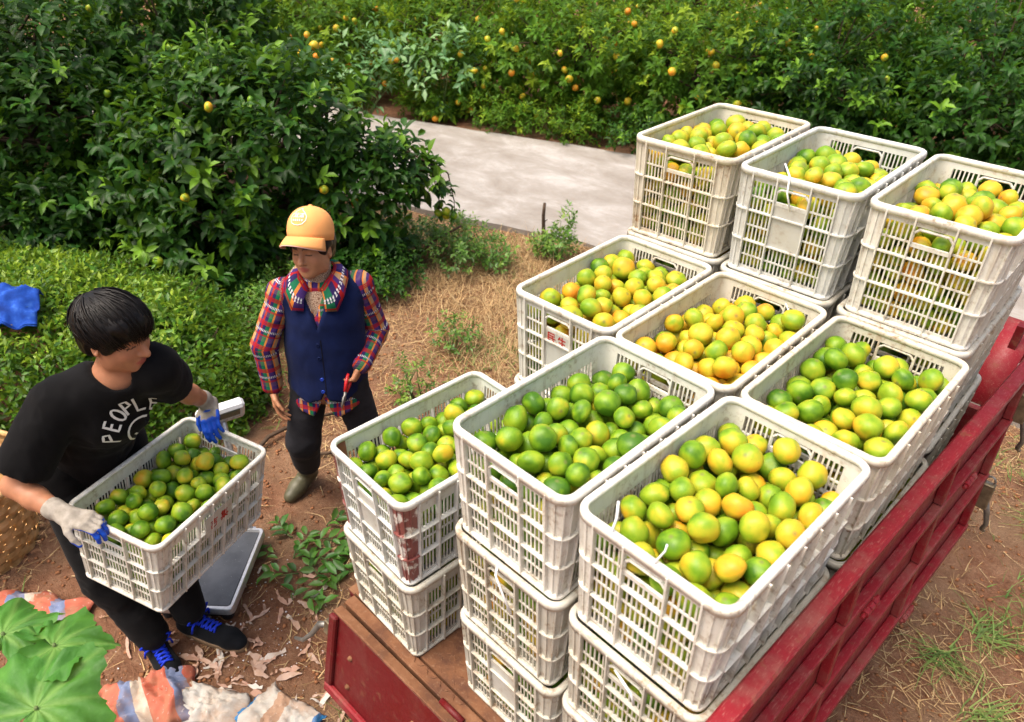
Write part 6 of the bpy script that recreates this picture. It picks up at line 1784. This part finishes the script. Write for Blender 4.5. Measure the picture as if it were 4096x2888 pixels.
UW = ('left of the tree trunk', 'right behind the tea hedge', 'behind the capped person', 'under the drooping bough', 'between the tree and the road', 'in the dark gap left of the spreading tree', 'at the corner of the tea hedge')
for k, (x, y, r) in enumerate(UG):
    shrub('undergrowth', (x, y, 0), [((0, 0, .14), (r, r, .18)), ((r*.4, -r*.3, .1), (r*.6, r*.6, .14))], 260, 'low dark undergrowth '+UW[k], M_CITRUS if k % 2 else M_WEED, 140+k, .055, 6, young=.12, group='undergrowth below the citrus trees')
for k, (x, y, z_) in enumerate(((-6.55, 4.75, .0), (-5.75, 5.35, .9))):
    shrub('creeper', (x, y, 0), [((0, 0, .45+z_*.3), (.4, .35, .42)), ((.2, .2, .8), (.3, .3, .3))], 60, 'broad-leaved pale creeper climbing in the orchard %s' % ('above the road bend', 'left of the road middle')[k], leaf_material('creeper_leaf%d' % k, (.05, .14, .05), (.12, .27, .10), (.22, .38, .14)), 160+k, .15, 5, 'plant')
# broad pale creeper leaves climbing in the orchard
# ------------------------------------------------------------------ cut twigs with leaves on the soil
def clipping(c, rot, n, label, seed, L=.075):
    rg = np.random.default_rng(seed); t = empty('leafy_twig', (c[0], c[1], float(ground_h(np.array([c[0]]), np.array([c[1]]))[0]))); t.rotation_euler = (0, 0, rot)
    tag(t, label, 'twig', 'cut citrus twigs on the soil')
    ln = .05+.012*n; mb = MB(); pts = [(ln*k/5, .01*math.sin(k), .012+.01*math.sin(k*1.3)) for k in range(6)]; mb.tube(pts, [.004, .0035, .003, .0025, .002, .0015], 5); mb.build('stem', M_TWIG, t, True)
    for k in range(n):
        s = (k+.5)/n*ln*1.05; a = (1 if k % 2 else -1)*rg.uniform(.4, 1.3); ll = L*rg.uniform(.7, 1.15)
        me = leaf_mesh('leaf', np.array([(s, 0, .012+.02*rg.random())]), np.array([(math.cos(a), math.sin(a), rg.uniform(-.05, .35))]), np.array([(rg.normal(0, .3), rg.normal(0, .3), 1)]), np.array([ll]), np.array([ll*.48]), np.array([rg.random()]), np.array([rg.random()*.4]))
        link('leaf', me, M_FALLEN, t)
CL_ = [(-.86, .13, 2.1, 9), (-.80, .20, .4, 10), (-.74, .24, 1.2, 9), (-.70, .16, 2.9, 9), (-.77, .10, 4.0, 8), (-.66, .22, 5.2, 8), (-.88, .26, .9, 8), (-.98, .20, 3.2, 7), (-.72, .33, 1.8, 8), (-.62, .05, .3, 4), (-.66, .00, 2.4, 3), (-.60, .30, 4.4, 7), (-.93, .36, 1.5, 6), (-1.02, .10, 5.6, 4)]
POS = ('at the back of the pile', 'at the heart of the pile', 'near the low crate', 'nearest the scale', 'at the left of the pile', 'under the edge of the low crate', 'behind the pile', 'beside the silver rim of the scale', 'by the crate corner', 'lying alone below the pile', 'nearest the tailgate', 'half under the red-stained crate', 'closest to the boots', 'under the far corner of the scale')
for k, (x, y, a, n) in enumerate(CL_): clipping((x, y), a, n, 'cut green citrus twig on the soil, '+POS[k], 200+k)
# ------------------------------------------------------------------ straw, grass, litter
def blades(n, region, rg, lmin, lmax, w_, flat=True, dens=None):
    x = rg.uniform(region[0], region[1], n); y = rg.uniform(region[2], region[3], n); P = np.stack([x, y, 0*x], 1)
    if dens is not None:
        keep = rg.random(n) < dens(x, y); x, y, P = x[keep], y[keep], P[keep]
    m = len(x); a = rg.uniform(0, 6.283, m); L = rg.uniform(lmin, lmax, m); z0 = ground_h(x, y)+.004+rg.random(m)**2*.012
    bend = rg.normal(0, .5, m); pit = rg.normal(.04, .10, m) if flat else rg.uniform(.25, 1.2, m)
    d = np.stack([np.cos(a)*np.cos(pit), np.sin(a)*np.cos(pit), np.sin(pit)], 1)
    if flat: d[:, 2] = np.abs(d[:, 2])*.6
    s = np.stack([-np.sin(a), np.cos(a), 0*a], 1); W_ = w_*rg.uniform(.6, 1.5, m)
    O = np.stack([x, y, z0], 1); pts = []
    for k in range(4):
        t = k/3; p = O+d*(L*t)[:, None]+s*(bend*L*.35*t*t)[:, None]
        if not flat: p[:, 2] -= L*.45*t**2*np.cos(pit)
        wd = (W_*(1-.75*t))[:, None]; pts += [p-s*wd, p+s*wd]
    V = np.stack(pts, 1).reshape(-1, 3); F0 = np.array([(0, 1, 3, 2), (2, 3, 5, 4), (4, 5, 7, 6)]); F = (F0[None]+(np.arange(m)*8)[:, None, None]).reshape(-1, 4)
    return V, F, m
def keepout(x, y): return ~((x > -2.5) & (x < -1.9) & (y > 99))
rg = np.random.default_rng(400)
def road_side(x, y): return np.interp(x, [p[0] for p in ROAD_N], [p[1] for p in ROAD_N])-y      # >0 on the yard side
def dens_straw(x, y):
    P = np.stack([x, y, 0*x], 1); n = fbm(P, 1.3, 3, 31); d = np.clip((n-.34)*3.2, .06, 1); bank = np.clip((y-1.0+(x+1.5)*.1)/1.2, 0, 1)*np.clip((-x-.3)/.8, 0, 1)
    d = np.maximum(d*.85, bank*(.5+.5*n)); d = np.where(road_side(x, y) < .0, 0, d)
    return np.where(poly_dist(np.stack([x, y], 1), HP) > .1, 0, d)
V, F, m = blades(70000, (-4.6, 3.2, -1.6, 4.3), rg, .02, .12, .0019, True, dens_straw); lv = np.repeat(rg.random(m), 8)
tag(link('straw_litter', np_mesh('straw_litter', V, F, False, {'lv': lv, 'yg': np.repeat(rg.random(m)**3*.7, 8)}), M_STRAW), 'dry straw and grass clippings strewn over the red soil', 'straw', kind='stuff')
def dens_dry(x, y):
    P = np.stack([x, y, 0*x], 1); n = fbm(P, 1.6, 3, 41); bank = np.clip((y-1.55+(x+1.5)*.25)/.7, 0, 1)*np.clip((-x-.55)/.6, 0, 1)*np.clip(road_side(x, y)/.1, 0, 1)
    return bank*np.clip((n-.33)*4, 0, 1)
V, F, m = blades(42000, (-4.4, -.3, 1.0, 4.2), rg, .06, .20, .0022, False, dens_dry)
tag(link('dry_grass', np_mesh('dry_grass', V, F, False, {'lv': np.repeat(rg.random(m), 8), 'yg': np.repeat(rg.random(m)**2*.8, 8)}), M_STRAW), 'dry standing grass on the bank between the yard and the road', 'grass', kind='stuff')
def dens_green(x, y):
    P = np.stack([x, y, 0*x], 1); n = fbm(P, 2.4, 3, 51); near_hedge = np.clip(1-np.abs(poly_dist(np.stack([x, y], 1), HP)+.12)/.22, 0, 1)
    bank = np.clip((y-1.1)/.8, 0, 1)*np.clip((-x-.5)/.6, 0, 1); right = np.clip((x-1.35)/.2, 0, 1)
    d = np.clip((n-.56)*6, 0, 1)*(.18+.6*bank+.9*right)+near_hedge*.7*np.clip((n-.36)*4, 0, 1)
    under = (x < -2.6) & (y > .9) & (y < 3.0); d = np.where(under, np.maximum(d, .55*np.clip((n-.3)*3, 0, 1)), d)
    return np.where(road_side(x, y) < .02, 0, d)
V, F, m = blades(60000, (-4.6, 3.0, -1.5, 4.3), rg, .04, .15, .0024, False, dens_green)
tag(link('grass', np_mesh('grass', V, F, False, {'lv': np.repeat(rg.random(m), 8), 'yg': np.repeat(rg.random(m)**3*.7, 8)}), M_GRASS), 'thin green grass growing in patches on the soil', 'grass', kind='stuff')
# grass tufts pulled up and lying right of the tricycle
TP = [(1.62, 2.95, 'by the front latch'), (1.92, 2.55, 'at the right picture edge'), (1.60, 2.02, 'below the hinges of the side panel'), (1.98, 1.95, 'in the lower right corner'), (1.72, 1.62, 'at the bottom edge near the wheel'), (1.50, 1.78, 'closest to the wheel'), (2.1, 3.2, 'farthest right near the road')]
for k, (x, y, w_) in enumerate(TP):
    rg2 = np.random.default_rng(500+k); t = empty('grass_tuft', (x, y, 0)); tag(t, 'green grass tuft on the red soil %s' % w_, 'grass tuft', 'grass tufts right of the tricycle')
    n = 55; a = rg2.normal(rg2.uniform(0, 6.283), 1.1, n); pit = np.abs(rg2.normal(.15, .3, n)); L = rg2.uniform(.05, .22, n); B0 = np.c_[rg2.normal(0, .035, (n, 2)), np.zeros(n)]; d = np.stack([np.cos(a)*np.cos(pit), np.sin(a)*np.cos(pit), np.sin(pit)], 1); s = np.stack([-np.sin(a), np.cos(a), 0*a], 1)
    pts = []
    for j in range(4):
        q = j/3; p = d*(L*q)[:, None]+np.array([0, 0, .010])+B0; p[:, 2] -= L*.5*q*q*np.sin(pit); p[:, 2] = np.maximum(p[:, 2], .006); p += s*(.1*L*q*q*rg2.normal(0, 1, n))[:, None]; wd = (.0032*(1-.8*q))
        pts += [p-s*wd, p+s*wd]
    V = np.stack(pts, 1).reshape(-1, 3); F0 = np.array([(0, 1, 3, 2), (2, 3, 5, 4), (4, 5, 7, 6)]); F = (F0[None]+(np.arange(n)*8)[:, None, None]).reshape(-1, 4)
    link('blades', np_mesh('blades', V, F, False, {'lv': np.repeat(rg2.random(n), 8), 'yg': np.repeat(rg2.random(n)*.8, 8)}), M_GRASS, t)
# pebbles, soil clods, tiny plastic bits
def scatter_blobs(name, n, region, rg, rmin, rmax, mat, label, cat, flat=.6, dens=None):
    x = rg.uniform(region[0], region[1], n); y = rg.uniform(region[2], region[3], n)
    if dens is not None:
        k = rg.random(n) < dens(x, y); x, y = x[k], y[k]
    m = len(x); r = rmin+(rmax-rmin)*rg.random(m)**3; B = np.array([(1, 0, 0), (-1, 0, 0), (0, 1, 0), (0, -1, 0), (0, 0, 1), (0, 0, -1)], float); FB = np.array([(0, 2, 4), (2, 1, 4), (1, 3, 4), (3, 0, 4), (2, 0, 5), (1, 2, 5), (3, 1, 5), (0, 3, 5)])
    V = B[None]*r[:, None, None]*rg.uniform(.55, 1.25, (m, 6, 1))*np.array([1, 1, flat]); a = rg.uniform(0, 6.28, m); c, s = np.cos(a)[:, None], np.sin(a)[:, None]
    V = np.stack([V[..., 0]*c-V[..., 1]*s, V[..., 0]*s+V[..., 1]*c, V[..., 2]], -1)+np.stack([x, y, ground_h(x, y)+r*.25], 1)[:, None]
    o = link(name, np_mesh(name, V.reshape(-1, 3), (FB[None]+(np.arange(m)*6)[:, None, None]).reshape(-1, 3), False), mat); return tag(o, label, cat, kind='stuff')
inyard = lambda x, y: np.where(road_side(x, y) > .05, 1, 0)
scatter_blobs('soil_clods', 30000, (-3.2, 3.0, -1.4, 3.9), rg, .002, .016, simple('soil_clod', (.26, .115, .055), .95, .1, var=.35, scale=20), 'crumbs and clods of red soil', 'soil', .7, inyard)
bits = lambda x, y: np.clip(1.2-np.hypot((x+.65)/.55, (y+.2)/.55), 0, 1)
scatter_blobs('plastic_crumbs', 2600, (-1.6, .3, -1.1, .8), rg, .0015, .006, M_TIE, 'tiny white plastic crumbs scattered round the feet of the man', 'litter', .4, bits)
# dead branches by the hedge and under the dry grass
for k, (pts, r, w_) in enumerate((([(-1.62, .30, .02), (-1.70, .50, .05), (-1.72, .75, .03), (-1.60, .95, .04)], .014, 'curving beside the tea hedge'), ([(-1.45, .55, .02), (-1.30, .80, .03), (-1.05, 1.0, .03)], .010, 'behind the boots of the capped person'),
                                 ([(-2.9, 2.5, .03), (-2.75, 2.62, .22), (-2.55, 2.75, .38)], .012, 'leaning in the bramble mound'), ([(-1.2, 1.6, .02), (-.9, 1.75, .05), (-.6, 1.7, .03)], .008, 'in the dry grass behind the crates'))):
    b = Vector(pts[0]); o = MB().tube([Vector(p)-b for p in pts], [r, r*.9, r*.75, r*.5][:len(pts)], 7).build('dead_branch', M_BARK, None, True); o.location = b
    tag(o, 'bare dead branch '+w_, 'branch')
